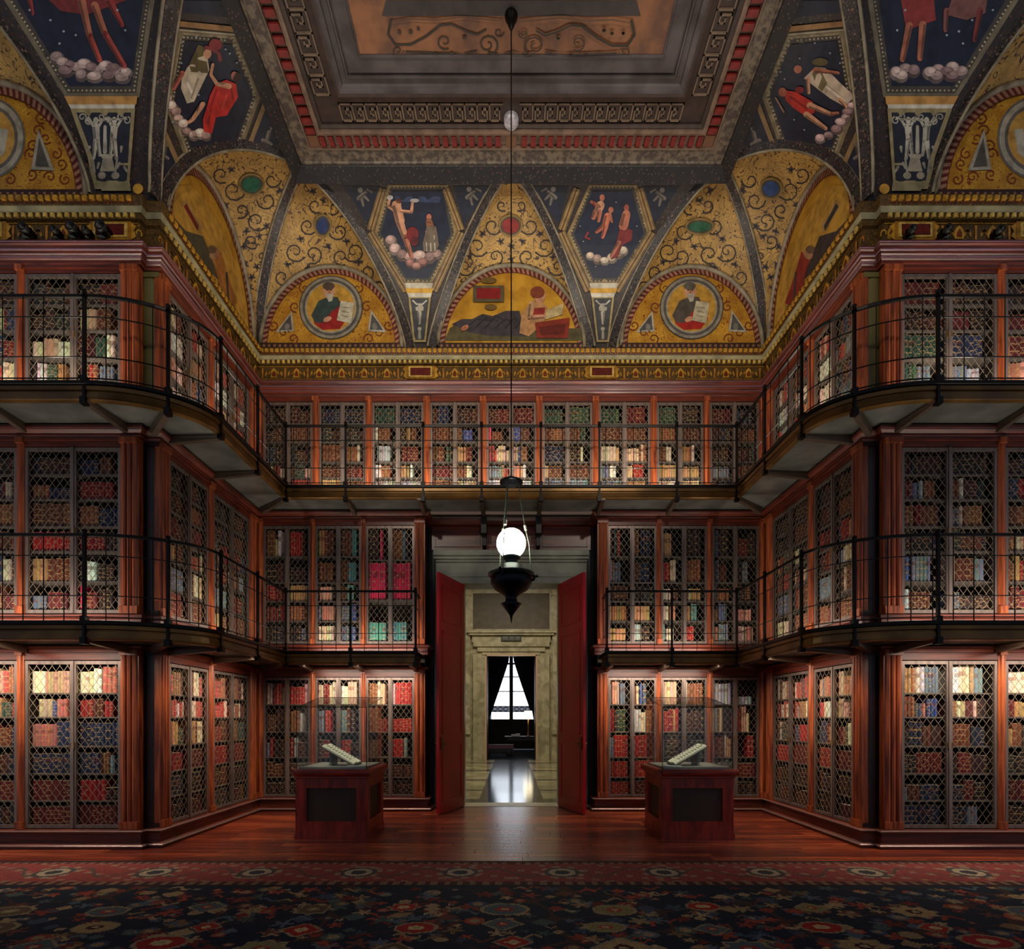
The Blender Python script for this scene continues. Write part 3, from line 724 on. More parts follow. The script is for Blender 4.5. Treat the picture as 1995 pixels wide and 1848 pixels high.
# ---- the strip lights hidden along the galleries
def strips(zu, kind):
    """one strip per straight run of a gallery"""
    segs = [((-7.3, BYW), (-4.8, BYW), (0, 1)), ((-BX, 6.5), (-BX, BY-.25), (-1, 0)), ((-BX+.25, BY), (-1.65, BY), (0, 1))]
    if kind == 3: segs[2] = ((-BX+.25, BY), (0, BY), (0, 1))
    for a, b, n in segs:
        for s in (-1, 1):
            A, B, Nn = Vector((a[0]*-s, a[1])), Vector((b[0]*-s, b[1])), Vector((n[0]*-s, n[1]))
            if kind == 1:
                p = [Vector((v.x+Nn.x*.07, v.y+Nn.y*.07, zu-.012)) for v in (A, B)]; aim = Vector((Nn.x*.55, Nn.y*.55, -1)); pw = L_T1
            else:
                p = [Vector((v.x+Nn.x*.12, v.y+Nn.y*.12, zu+BH+.02)) for v in (A, B)]; aim = Vector((Nn.x*.75, Nn.y*.75, 1)); pw = L_T2 if kind == 2 else L_T3
            area_along('strip_light', p[0], p[1], aim, .05, pw, NEUT if kind != 1 else (1, .86, .70), spread=math.radians(125) if kind == 1 else None)
strips(B1, 1); strips(B1, 2); strips(B2, 3)
# ---- downlights in the lower gallery soffit, making pools on the parquet
for s in (-1, 1):
    for x, y in ((3.75, 6.9), (3.75, 7.9), (2.9, 8.25), (1.95, 8.3), (4.1, 6.1), (5.3, 5.75)):
        o = flood((s*x, y, B1-.03), (s*(x-.25), y-.3, 0), L_DOWN, 100, .7, (1, .80, .58), .05); o.name = 'downlight'
# ---- uplights on the upper gallery deck, washing the vault
for x, y, tx, ty in ((-5.2, 5.95, -3.9, 5.7), (5.2, 5.95, 3.9, 5.7), (-3.9, 7.2, -3.2, 6.7), (3.9, 7.2, 3.2, 6.7), (-2.0, 8.4, -1.6, 7.6), (2.0, 8.4, 1.6, 7.6), (0, 8.4, 0, 7.4)):
    d = bpy.data.lights.new('uplight', 'SPOT'); d.energy = L_UP; d.color = (1, .86, .68); d.spot_size = math.radians(120); d.spot_blend = .9; d.shadow_soft_size = .12
    o = bpy.data.objects.new('uplight', d); COL.objects.link(o); o.location = (x, y, B2+BH+.12)
    o.rotation_euler = (Vector((tx, ty, 9.6))-o.location).to_track_quat('-Z', 'Y').to_euler()
# ---- small black floodlights on the cornice of the wings
def floodlight(label, x, y, z, r):
    root = empty('floodlight', (x, y, z), label=label, cat='lamp', group='floodlights on the wing cornices')
    MB().box(-r*.9, -r*.8, -.02, .02, 0, r*1.3).box(r*.8, r*.9, -.02, .02, 0, r*1.3).box(-r*.9, r*.9, -.03, .03, 0, .012).build('yoke', M['iron'], root)
    n = 16; hd = MB()
    hd.lathe(0, 0, [(0, .10), (r*.55, .09), (r*.75, .03), (r*.85, -.05), (r*.78, -.055), (r*.7, -.02), (0, .0)], n)
    hd.v = [(v[0], v[2], v[1]+r*1.25) for v in hd.v]; hd.build('head', M['black'], root, smooth=True)
    MB().lathe(0, 0, [(r*.5, -.012), (r*.35, -.02), (0, -.022)], n).build('lens', mat('lens_glass', (70, 80, 80), .1, metal=.6), root)
    root.children[-1].data.transform(Matrix.Translation((0, 0, r*1.25)) @ Matrix.Rotation(-pi/2, 4, 'X'))
for i, (x, r) in enumerate(((-5.74, .065), (-5.38, .045), (-5.18, .07), (-5.01, .045), (-4.83, .075))):
    floodlight('%s black round floodlight on the left wing cornice, counted from the left' % ORD[i+1], x, YW-.12, 7.25, r)
for i, (x, r) in enumerate(((4.72, .05), (5.14, .055), (5.76, .05))):
    floodlight('%s black round floodlight on the right wing cornice, counted from the left' % ORD[i+1], x, YW-.12, 7.25, r)
# ================================================================== VAULT
ceiling = struct('ceiling', MB().box(-XS-3.5, XS+3.5, -1.0, YB, ZC+.45, ZC+.6), M['wallp'])
def ce(tf): t = tf*pi/2; return CV*(1-math.cos(t)), Z0+(ZC-Z0)*math.sin(t)
class Frame:
    def __init__(s, o, u, i): s.o, s.u, s.i = Vector(o), Vector(u), Vector(i)
    def at(s, u, d, z): p = s.o+s.u*u+s.i*d; return Vector((p.x, p.y, z))
    def cove(s, u, tf): d, z = ce(tf); return s.at(u, d, z)
FB = Frame((0, YB), (1, 0), (0, -1)); FWg = Frame((0, YW), (1, 0), (0, -1))
FLs = Frame((-XS, 0), (0, 1), (1, 0)); FRs = Frame((XS, 0), (0, 1), (-1, 0))
EXP = 1.35
class Lun:
    """a lunette bay: arch on the wall, groins on the cove; sides 'g' (own groin) or 'm' (corner mitre)"""
    def __init__(s, fr, u0, wl, wr, aw, ah, tl='g', tr='g'):
        s.fr, s.u0, s.w, s.aw, s.ah, s.t = fr, u0, {-1: wl, 1: wr}, aw, ah, {-1: tl, 1: tr}
    def groin(s, sg, tf):
        W = s.w[sg]
        if s.t[sg] == 'm': return s.u0+sg*(W-ce(tf)[0])
        return s.u0+sg*W*(1-tf**EXP)
    def arch(s, sg, k, grow=0.0):
        return s.fr.at(s.u0+sg*(s.aw+grow)*math.cos(k*pi/2), 0, Z0+(s.ah+grow)*math.sin(k*pi/2))
    def web(s, a, b):
        sg = -1 if a < 0 else 1; k = 1-abs(a)
        A = s.arch(sg, k); G = s.fr.cove(s.groin(sg, k), k)
        p = A.lerp(G, b); p.z += .10*math.sin(pi*b)*k; return p
LB = [Lun(FB, -3.05, CV, 1.34, 1.2, 1.38, 'm', 'g'), Lun(FB, 0, 1.34, 1.34, 1.24, 1.40), Lun(FB, 3.05, 1.34, CV, 1.2, 1.38, 'g', 'm')]
YSC = YB-CV
LSL = Lun(FLs, YSC, 1.14, CV, 1.08, 1.38, 'g', 'm'); LSR = Lun(FRs, YSC, 1.14, CV, 1.08, 1.38, 'g', 'm')
LWL = Lun(FWg, -6.28, 1.27, 1.27, 1.17, 1.38); LWR = Lun(FWg, 6.28, 1.27, 1.27, 1.17, 1.38)
LUN = {'b0': LB[0], 'b1': LB[1], 'b2': LB[2], 'sl': LSL, 'sr': LSR, 'wl': LWL, 'wr': LWR}
SURF = {}
def surf(key, mb, m, name, **k):
    o = mb.build(name, m, ceiling, smooth=True, **k)
    SURF[key] = BVHTree.FromPolygons([Vector(v) for v in mb.v], mb.f)
    return o
web_m = mat('web_gold', (206, 166, 90), .46, dark=(156, 122, 68), scale=(3.2, 3.2, 3.2), detail=8, contrast=(.3, .7), metal=.1, fili=((4.2, .055, (70, 54, 46)), (9, .045, (92, 66, 50))), spots=((11, .16, (74, 54, 50)),))
cove_m = mat('cove_dark', (40, 38, 44), .5, dark=(58, 46, 42), scale=(26, 26, 26), detail=6, contrast=(.45, .62), spots=((24, .2, (104, 84, 70)),))
for key, l in LUN.items():
    mb = MB(); mb.grid(lambda a, b: l.web(a*2-1, b), 40, 8); surf('web_'+key, mb, web_m, 'vault_web')
    mb = MB(); N = 30                                    # the lunette wall itself
    mb.grid(lambda a, b: l.fr.at(l.u0, 0, Z0).lerp(l.arch(-1 if a < .5 else 1, 1-abs(2*a-1)), max(b, .001)), 40, 6)
    mb.v = [tuple(Vector(v)) for v in mb.v]
    surf('lun_'+key, mb, mat('lunette_gold_'+key, (222, 168, 58), .42, dark=(184, 130, 40), scale=(5, 5, 5), detail=7, metal=.15, fili=() if key in ('b1', 'sl', 'sr') else ((9, .07, (140, 70, 36)),)), 'lunette')
def cove_part(key, fr, lo_f, hi_f, n=10, m=16):
    mb = MB(); mb.grid(lambda a, b: fr.cove(lo_f(b)+(hi_f(b)-lo_f(b))*a, b), n, m); return surf(key, mb, cove_m, 'cove')
cove_part('cb0', FB, lambda t: LB[0].groin(1, t), lambda t: LB[1].groin(-1, t))
cove_part('cb1', FB, lambda t: LB[1].groin(1, t), lambda t: LB[2].groin(-1, t))
cove_part('csl', FLs, lambda t: YW-ce(t)[0], lambda t: LSL.groin(-1, t))
cove_part('csr', FRs, lambda t: YW-ce(t)[0], lambda t: LSR.groin(-1, t))
cove_part('cwl', FWg, lambda t: LWL.groin(1, t), lambda t: -XS+ce(t)[0])
cove_part('cwr', FWg, lambda t: XS-ce(t)[0], lambda t: LWR.groin(-1, t))
cove_part('cwl2', FWg, lambda t: LWL.groin(-1, t)-1.2*t-.1, lambda t: LWL.groin(-1, t))
cove_part('cwr2', FWg, lambda t: LWR.groin(1, t), lambda t: LWR.groin(1, t)+1.2*t+.1)
# ---- ribs along the groins
band_m = mat('rib_band', (40, 40, 46), .42, dark=(30, 26, 30), scale=(12, 12, 12), detail=5, contrast=(.45, .6), fili=((14, .09, (98, 86, 76)),), spots=((20, .2, (134, 104, 90)), (13, .14, (96, 44, 42))))
def rib(pts, w, name='rib', m=None, lift=.03, edge=True, nrm=None):
    """a flat band with two round edge mouldings following 3-D points; faces the middle of the room"""
    pts = [Vector(p) for p in pts]; n = len(pts); L, Rr, T = [], [], []
    mid = Vector((0, 4.5, 6.0))
    for i in range(n):
        t = (pts[min(n-1, i+1)]-pts[max(0, i-1)]).normalized()
        v = (mid-pts[i]).normalized(); side = t.cross(v).normalized(); up = side.cross(t).normalized()
        if up.dot(v) < 0: up = -up
        ww = w(i/(n-1)) if callable(w) else w
        L.append(pts[i]-side*ww+up*lift*.3); Rr.append(pts[i]+side*ww+up*lift*.3); T.append((pts[i]-side*ww*.8+up*lift, pts[i]+side*ww*.8+up*lift))
    mb = MB()
    for i in range(n-1):
        mb.face([L[i], L[i+1], T[i+1][0], T[i][0]]); mb.face([T[i][0], T[i+1][0], T[i+1][1], T[i][1]]); mb.face([T[i][1], T[i+1][1], Rr[i+1], Rr[i]])
    o = mb.build(name, m or band_m, ceiling)
    if edge:
        for E in (L, Rr): MB().tube(E, .019, 6).build('edge_moulding', M['mould'], o, smooth=True)
    return o
ts = [i/22 for i in range(23)]
for key, l in LUN.items():
    for sg in (-1, 1):
        if key in ('sl', 'sr') and sg == 1: continue           # the mitre belongs to the back bays
        P = [l.fr.cove(l.groin(sg, t), t) for t in ts if t < .96]
        w0 = .085 if key[0] == 'b' else .075
        rib(P, lambda t: w0*(.95-.35*t))
    # arch moulding and twisted border of the lunette
    ar = [l.arch(-1, k/20) for k in range(20)] + [l.arch(1, 1-k/20) for k in range(21)]
    MB().tube([p+Vector((l.fr.i.x, l.fr.i.y, 0))*.02 for p in ar], .035, 6).build('arch_moulding', M['mould'], ceiling, smooth=True)
for s, fr in ((-1, FLs), (1, FRs)):                        # convex groins where the side coves meet the wing coves
    P = [Vector((s*(XS-ce(t)[0]), YW-ce(t)[0], ce(t)[1])) for t in ts]
    rib(P, lambda t: .065+.03*t)
# ---- painting: shapes traced on the photograph and laid on the vault surfaces
class Paint:
    def __init__(s, key, cut=26): s.cut = cut; s.bvh = [SURF[k] for k in (key if isinstance(key, (list, tuple)) else [key])]; s.mb = MB(); s.n = 0
    def hit(s, p, off):
        d = D(*p).normalized(); best = None
        for b in s.bvh:
            loc, nor, idx, dist = b.ray_cast(CAM, d)
            if loc is not None and (best is None or dist < best[2]): best = (loc, nor, dist)
        if best is None: return None
        n = best[1]
        if n.dot(d) > 0: n = -n
        return best[0]+n*off
    def poly(s, pts, col, mirror=False):
        s.n += 1; off = .004+.0009*min(s.n, 26)
        if mirror: pts = [(1992-x, y) for x, y in pts]
        V = [Vector((x, y, 0)) for x, y in pts]
        try: tris = [tuple(V[i] for i in t) for t in tessellate_polygon([V])]
        except Exception: return s
        stack = tris; c = lin(col)
        while stack:
            a, b, e = stack.pop()
            l = [(b-a).length, (e-b).length, (a-e).length]; m = max(l)
            if m > s.cut:
                i = l.index(m); P = (a, b, e); p, q, r = P[i], P[(i+1) % 3], P[(i+2) % 3]; h = (p+q)/2
                stack.append((p, h, r)); stack.append((h, q, r)); continue
            H = [s.hit((v.x, v.y), off) for v in (a, b, e)]
            if all(h is not None for h in H) and max((H[0]-H[1]).length, (H[1]-H[2]).length) < .6: s.mb.face(H, c)
        return s
    def ell(s, cx, cy, rx, ry, col, rot=0, n=14, a0=0, a1=2*pi, **k):
        c, w = math.cos(rot), math.sin(rot); P = []
        for i in range(n):
            t = a0+(a1-a0)*i/n; x, y = rx*math.cos(t), ry*math.sin(t); P.append((cx+x*c-y*w, cy+x*w+y*c))
        return s.poly(P, col, **k)
    def stroke(s, pts, wd, col, w2=None, **k):
        w2 = wd if w2 is None else w2; L, Q = [], []; n = len(pts)
        for i in range(n):
            a, b = pts[max(0, i-1)], pts[min(n-1, i+1)]; dx, dy = b[0]-a[0], b[1]-a[1]; l = math.hypot(dx, dy) or 1
            ww = (wd+(w2-wd)*i/max(1, n-1))/2; L.append((pts[i][0]-dy/l*ww, pts[i][1]+dx/l*ww)); Q.append((pts[i][0]+dy/l*ww, pts[i][1]-dx/l*ww))
        n0 = s.n
        for i in range(n-1): s.n = n0; s.poly([L[i], L[i+1], Q[i+1], Q[i]], col, **k)
        return s
    def limb(s, p, q, r1, r2, col, **k):
        s.stroke([p, q], 2*r1, col, 2*r2, **k); s.ell(*p, r1, r1, col, n=8, **k); s.n -= 1; s.ell(*q, r2, r2, col, n=8, **k)
        if r1 > 3.4:                                     # the painter's modelling tone along one side
            dx, dy = q[0]-p[0], q[1]-p[1]; l = math.hypot(dx, dy) or 1; nx, ny = -dy/l, dx/l
            s.stroke([(p[0]+nx*r1*.55, p[1]+ny*r1*.55), (q[0]+nx*r2*.55, q[1]+ny*r2*.55)], r1*.7, tuple(v*.62 for v in col), r2*.7, **k); s.n -= 1
        s.n -= 2; return s
    def spiral(s, cx, cy, r, turns, col, wd=3, a0=0.0, sg=1, **k):
        n = int(9*turns)+2
        return s.stroke([(cx+r*(1-.82*i/n)*math.cos(a0+sg*2*pi*turns*i/n), cy+r*(1-.82*i/n)*math.sin(a0+sg*2*pi*turns*i/n)) for i in range(n+1)], wd, col, wd*.6, **k)
    def frame(s, pts, wd, col, grow=0, **k):
        n = len(pts); cx = sum(p[0] for p in pts)/n; cy = sum(p[1] for p in pts)/n; n0 = s.n
        for i in range(n):
            a, b = pts[i], pts[(i+1) % n]
            s.n = n0; s.stroke([a, b], wd, col, **k)
        return s
    def dots(s, p, q, step, r, col, **k):
        L = math.hypot(q[0]-p[0], q[1]-p[1]); m = max(1, int(L/step)); n0 = s.n
        for i in range(m+1): s.n = n0; s.ell(p[0]+(q[0]-p[0])*i/m, p[1]+(q[1]-p[1])*i/m, r, r, col, n=5, **k)
        return s
    def cloud(s, pts, r, cols=((168,140,132),(196,168,160),(140,112,108)), **k):
        n0 = s.n
        for i, (x, y) in enumerate(pts):
            c = cols[i % len(cols)]; a, b = r*R.uniform(.85, 1.2), r*R.uniform(.75, 1)
            s.n = n0; s.ell(x, y+b*.15, a, b, tuple(v*.6 for v in c), n=11, **k); s.n = n0+i % 3+1
            s.ell(x-a*.08, y-b*.1, a*.8, b*.72, c, n=10, **k); s.ell(x-a*.2, y-b*.28, a*.45, b*.38, tuple(min(235, v*1.18) for v in c), n=8, **k)
        s.n = n0+5; return s
    def build(s, name='mural', m=None, **k): return s.mb.build(name, m or M['paint'], ceiling, **k)
SKIN, SKIN2, NAVY, STAR = (206,150,118), (178,108,84), (26,34,58), (150,160,176)
REDC, WHT, OLV, GRY = (176,40,36), (206,194,172), (96,84,54), (120,112,104)
GLD, DKB, TW1, TW2 = (178,134,56), (40,30,30), (96,34,30), (168,120,96)
CREAMY = (176,162,128)
# ---- spandrel hexagons on the back cove
def hexa(key, top, mid_, bot, mirror=False):
    P = Paint(key); (tl, tr, ty), (ml, mr, my), (bl, br, by) = top, mid_, bot
    H = [(tl, ty), (tr, ty), (mr, my), (br, by), (bl, by), (ml, my)]
    P.poly([(x+(x-(ml+mr)/2)*.13, y+(y-my)*.07) for x, y in H], (150,126,84), mirror=mirror)
    P.poly([(x+(x-(ml+mr)/2)*.04, y+(y-my)*.03) for x, y in H], (70,66,60), mirror=mirror)
    for a, b in zip(H, H[1:]+H[:1]): P.dots((a[0]+(a[0]-(ml+mr)/2)*.03, a[1]+(a[1]-my)*.02), (b[0]+(b[0]-(ml+mr)/2)*.03, b[1]+(b[1]-my)*.02), 7, 1.8, (168,150,110), mirror=mirror)
    P.poly([((x-(ml+mr)/2)*.94+(ml+mr)/2, (y-my)*.95+my) for x, y in H], NAVY, mirror=mirror)
    return P
P = hexa('cb0', (762, 866, 366), (738, 882, 456), (789, 838, 546))
P.poly([(770,382),(860,382),(856,394),(772,392)], (58,74,110))
P.cloud([(762,468),(770,484),(784,496),(800,500),(818,498),(838,500),(850,494)], 13)
P.cloud([(800,512),(812,518),(824,510)], 10, ((150,104,98),(176,130,120)))
P.limb((778,428),(790,462),8,6,SKIN).limb((790,462),(802,500),6,4,SKIN2).limb((772,398),(780,430),9,9,SKIN)
P.limb((768,408),(756,400),3.5,3,SKIN).limb((756,400),(760,384),3,2.5,SKIN).limb((780,410),(802,412),3.5,3,SKIN).limb((802,412),(804,392),3,2.5,SKIN)
P.ell(776,396,6,8,SKIN).ell(777,390,6,5,(96,50,36)).ell(760,383,6,5,(200,196,196)).ell(808,389,9,4,(176,170,170))
P.ell(804,456,12,15,(120,30,34)).ell(808,470,8,10,(90,22,30))
P.poly([(832,440),(850,440),(856,478),(848,492),(826,490),(824,474)], (110,96,82)).ell(836,422,5,7,SKIN2).limb((836,430),(840,446),6,8,(140,90,64))
for x in (830,838,846): P.stroke([(x,450),(x+2,490)], 2.5, (176,166,150))
P.build(label='hexagonal mural of a nude figure with raised arms on clouds')
P = hexa('cb1', (1152, 1234, 366), (1114, 1258, 456), (1154, 1202, 546))
P.cloud([(1150,498),(1164,504),(1178,508),(1192,502),(1204,494),(1214,488)], 11, ((190,170,150),(160,134,124),(206,190,170)))
P.limb((1170,398),(1164,412),8,7,SKIN).ell(1173,384,5,7,SKIN2).limb((1166,400),(1152,392),3,3,SKIN2).limb((1160,412),(1156,424),5,4,SKIN2).limb((1168,412),(1166,430),5,3,SKIN2)
P.limb((1184,420),(1178,440),7,6,(196,112,84)).ell(1190,408,5,6,SKIN2).limb((1176,440),(1162,452),5,3,(190,104,80)).limb((1180,440),(1174,462),5,3,(190,104,80)).limb((1188,416),(1192,432),3,2,SKIN2)
P.stroke([(1152,390),(1160,400),(1170,402)], 4, (150,48,44)).stroke([(1146,452),(1140,462),(1150,466)], 4, (150,48,44))
P.poly([(1208,440),(1232,448),(1230,468),(1212,478),(1204,500),(1190,506),(1200,474)], (120,40,40)).limb((1220,416),(1214,440),8,9,SKIN2).ell(1220,404,5,8,(150,80,64))
P.limb((1206,472),(1190,500),4,3,SKIN2)
for x, y in ((1130,440),(1136,470),(1240,440),(1246,470),(1160,520),(1200,392)): P.ell(x, y, 1.5, 1.5, STAR, n=5)
P.build(label='hexagonal mural of two flying children and a seated red figure')
# mouldings and small grotesque panels of the back spandrels
for key, mx in (('cb0', False), ('cb1', True)):
    P = Paint(key)
    q = dict(mirror=mx)
    P.poly([(668,362),(742,362),(716,436)], (28,36,56), **q).poly([(884,362),(954,362),(904,438)], (28,36,56), **q)
    for cx, cy in ((706,378),(918,376)):
        P.limb((cx-8,cy+8),(cx+6,cy-4),4,3,GRY,**q).limb((cx,cy),(cx+12,cy+12),3,2,GRY,**q).ell(cx-4,cy-8,5,5,(140,134,126),**q).limb((cx-2,cy+6),(cx+2,cy+22),3,2,GRY,**q).stroke([(cx+8,cy-10),(cx+20,cy-4)],4,GRY,**q)
    for a, b in (((746,366),(722,448)), ((868,366),(898,448)), ((722,452),(792,568)), ((898,452),(846,568))):
        P.stroke([a, b], 15, (116,94,62), **q).stroke([a, b], 9, (160,128,78), **q).stroke([a, b], 3, (90,68,44), **q)
    P.poly([(788,552),(844,552),(842,562),(792,562)], (196,190,170), **q).poly([(790,562),(844,562),(842,572),(793,572)], (206,156,52), **q).poly([(794,572),(842,572),(840,580),(797,580)], (206,200,184), **q)
    P.poly([(796,580),(840,580),(830,668),(806,668)], (168,148,96), **q).poly([(800,582),(836,582),(827,664),(809,664)], (58,60,64), **q)
    P.ell(818,602,8,8,(176,168,150),**q).limb((818,610),(818,632),4,2,(170,162,146),**q).ell(818,642,4,4,(170,162,146),**q).stroke([(804,586),(812,594),(824,594),(832,586)],3,(190,184,170),**q).limb((818,646),(818,660),2,3,(150,142,126),**q)
    P.ell(799,672,7,8,(190,146,52),**q).ell(838,672,7,8,(190,146,52),**q)
    P.build('spandrel_ornament')
# ---- gold webs with scrollwork
def scrolls(keys, spots, jewel=None, mirror=False, extra=()):
    P = Paint(keys, 9)
    for (x, y, r, t, a0, sg) in spots: P.spiral(x, y, r, t, (44,40,44), 3.2, a0, sg, mirror=mirror); P.n = 1
    for (x, y) in extra:
        for k in range(5):
            a = k*1.257+R.random(); P.limb((x, y), (x+7*math.cos(a), y+7*math.sin(a)), 2.6, 1, (60,52,58), mirror=mirror); P.n = 1
    if jewel:
        x, y, rx, ry, c = jewel; P.n = 18
        P.ell(x, y, rx+7, ry+7, (132,108,62), n=20, mirror=mirror).ell(x, y, rx+3, ry+3, (70,62,48), n=20, mirror=mirror).ell(x, y, rx, ry, c, n=20, mirror=mirror)
    P.build('scrollwork')
c_sp = [(960,440,20,1.2,0,1),(1032,440,20,1.2,pi,-1),(930,480,22,1.3,.5,1),(1062,480,22,1.3,pi-.5,-1),(905,520,20,1.3,0,1),(1087,520,20,1.3,pi,-1),(965,500,18,1.2,2,-1),(1027,500,18,1.2,1.1,1),
        (978,400,12,1,1,1),(1014,400,12,1,2.1,-1),(882,555,18,1.2,.5,1),(1110,555,18,1.2,2.6,-1),(950,525,13,1,0,1),(1042,525,13,1,pi,-1)]
ex_c = [(940,455),(1052,455),(996,480),(915,500),(1078,500),(975,470),(1018,470),(890,540),(1102,540),(996,505)]
scrolls('web_b1', c_sp, (995, 438, 17, 15, (140,34,34)), extra=ex_c)
l_sp = [(600,440,20,1.2,0,1),(660,450,20,1.2,pi,-1),(575,490,22,1.3,.5,1),(690,490,22,1.3,pi-.5,-1),(610,495,20,1.3,2,-1),(665,500,18,1.2,1.1,1),(550,540,18,1.2,.4,1),(715,530,18,1.2,2.6,-1),(615,400,16,1,1,1),(650,405,14,1,2,-1),(545,570,14,1,0,1),(735,560,14,1,0,-1)]
ex_l = [(585,465),(640,480),(675,470),(560,515),(700,510),(600,520),(655,525),(740,585),(630,390),(610,372)]
scrolls('web_b0', l_sp, (629, 438, 11, 16, (34,56,112)), extra=ex_l)
scrolls('web_b2', l_sp, (629, 440, 22, 10, (30,92,64)), True, extra=ex_l)
s_sp = [(455,370,24,1.2,0,1),(520,390,20,1.2,pi,-1),(500,430,22,1.2,.6,1),(470,410,16,1.2,2,-1),(530,350,18,1,0,1),(490,470,16,1.2,1,1),(510,500,12,1.2,2,-1),(430,340,18,1.2,1,1)]
ex_s = [(440,400),(480,450),(505,460),(475,480),(500,520),(490,540),(520,440),(450,330),(545,370),(478,515),(486,560)]
scrolls('web_sl', s_sp, (489, 357, 19, 15, (24,92,70)), extra=ex_s)
scrolls('web_sr', s_sp, (489, 365, 16, 15, (38,70,124)), True, extra=ex_s)
# ---- lunettes
def lun_border(P, l, w_in, base=True, c1=TW1, c2=TW2, n=46):
    def pj(p): return (PX+F*p.x/p.y, PY-F*(p.z-EYE)/p.y)
    def A(t, g): sg = -1 if t < .5 else 1; return pj(l.arch(sg, 1-abs(2*t-1), g))
    n0 = P.n
    for i in range(n):
        P.n = n0; t0, t1 = i/n, (i+1)/n
        P.poly([A(t0, -.005), A(t1, -.005), A(t1, -w_in), A(t0, -w_in)], c1)
        P.n = n0+1; tm = t0+(t1-t0)*.5
        P.poly([A(t0, -.02), A(tm, -.02), A(t1, -w_in+.01), A(tm, -w_in+.01)], c2)
    P.n = n0+2
    lo, hi = pj(l.fr.at(l.u0-l.aw+.02, 0, Z0+.005)), pj(l.fr.at(l.u0+l.aw-.02, 0, Z0+.09)); 
    q = [pj(l.fr.at(l.u0+u, 0, Z0+z)) for u, z in ((-l.aw+.02, .005), (l.aw-.02, .005), (l.aw-.02, .10), (-l.aw+.02, .10))]
    P.poly(q, (60,34,28)); m = 26
    for i in range(m):
        u = -l.aw+.06+(2*l.aw-.12)*i/(m-1); a = pj(l.fr.at(l.u0+u, 0, Z0+.05)); P.ell(a[0], a[1], 3, 3, (150,106,78), n=6); P.n -= 1
    return P
def saint(P, cx, cy, hat, mant, robe, book, face=0):
    P.ell(cx, cy, 62, 62, (74,70,66), n=32).ell(cx, cy, 60, 60, (150,142,128), n=32).ell(cx, cy, 55, 55, (92,88,84), n=32).ell(cx, cy, 50, 50, (170,160,140), n=32).ell(cx, cy, 47, 47, (200,152,58), n=32)
    P.poly([(cx-36,cy+14),(cx-24,cy-10),(cx-8,cy-18),(cx+12,cy-18),(cx+24,cy-6),(cx+32,cy+22),(cx+18,cy+42),(cx-16,cy+44),(cx-32,cy+32)], robe)
    P.poly([(cx-38,cy+16),(cx-24,cy-12),(cx-6,cy-20),(cx+14,cy-20),(cx+20,cy-4),(cx+2,cy+8),(cx-14,cy+30),(cx-30,cy+30)], mant)
    P.ell(cx-3, cy-32, 12, 16, SKIN, n=16).ell(cx-4, cy-41, 12, 8, hat, n=12).poly([(cx-10,cy-26),(cx+6,cy-26),(cx+3,cy-12),(cx-4,cy-10)], (186,178,164))
    P.ell(cx+1, cy-33, 2, 1.4, (70,44,36), n=6).ell(cx-7, cy-33, 2, 1.4, (70,44,36), n=6).stroke([(cx-3,cy-33),(cx-2,cy-27)], 1.6, (160,104,80))
    x0 = cx+(18 if face == 0 else 6)
    P.poly([(x0+2,cy-12),(x0+28,cy-8),(x0+22,cy+32),(x0-6,cy+26)], book).stroke([(x0+6,cy),(x0+20,cy+2)], 2, (150,140,116)).stroke([(x0+4,cy+8),(x0+18,cy+11)], 2, (150,140,116)).stroke([(x0+2,cy+16),(x0+16,cy+20)], 2, (150,140,116))
    P.ell(cx-6, cy+24, 9, 5, SKIN, rot=-.4, n=10)
    return P
def tri(P, pts):
    P.poly(pts, (186,178,160)); c = (sum(p[0] for p in pts)/3, sum(p[1] for p in pts)/3)
    P.poly([(c[0]+(x-c[0])*.74, c[1]+(y-c[1])*.74) for x, y in pts], (84,84,84)); P.ell(c[0], c[1]+4, 5, 7, (128,124,116), n=8)
def vine(P, pts, r=11):
    for i, (x, y) in enumerate(pts): P.spiral(x, y, r, 1.2, (120,52,34), 2.6, i*1.3, 1 if i % 2 else -1); P.n -= 1
for key, cx, a in (('b0', 645, ((82,68,58), (52,72,70), (160,32,34), (206,198,176), 0)), ('b2', 1347, ((96,92,84), (84,76,68), (176,36,28), (200,188,160), 1))):
    P = Paint('lun_'+key); lun_border(P, LUN[key], .115)
    vine(P, [(cx-92,648),(cx-70,598),(cx-112,634),(cx+92,648),(cx+70,598),(cx+112,634),(cx-74,660),(cx+74,660),(cx-52,562),(cx+52,562)])
    tri(P, [(cx-76,606),(cx-72,646),(cx-108,648)]); tri(P, [(cx+78,604),(cx+72,646),(cx+108,648)])
    saint(P, cx, 600, a[0], a[1], a[2], a[3], a[4])
    P.build(label='lunette painting of a bearded man with an open book in a round frame')
P = Paint('lun_b1'); lun_border(P, LB[1], .115)
P.poly([(876,640),(900,622),(1000,640),(1132,640),(1134,664),(866,664)], (92,84,52)).poly([(880,632),(900,622),(920,622),(940,612),(960,616),(985,606),(1012,606),(1024,656),(950,654),(915,648)], (66,60,66))
for i in range(6): P.stroke([(905+i*20,640),(930+i*18,622-(i%3)*3),(960+i*12,626)], 3, (44,40,48))
P.poly([(1016,612),(1034,588),(1054,584),(1066,600),(1060,630),(1030,656),(1012,650)], (190,140,92)).poly([(1034,602),(1062,600),(1060,616),(1040,618)], (150,44,38))
P.ell(1051,577,11,14,SKIN,n=14).ell(1047,571,14,12,(132,62,40),n=14).limb((1036,594),(1032,620),6,5,(206,160,118)).limb((1032,620),(1060,618),5,4,SKIN)
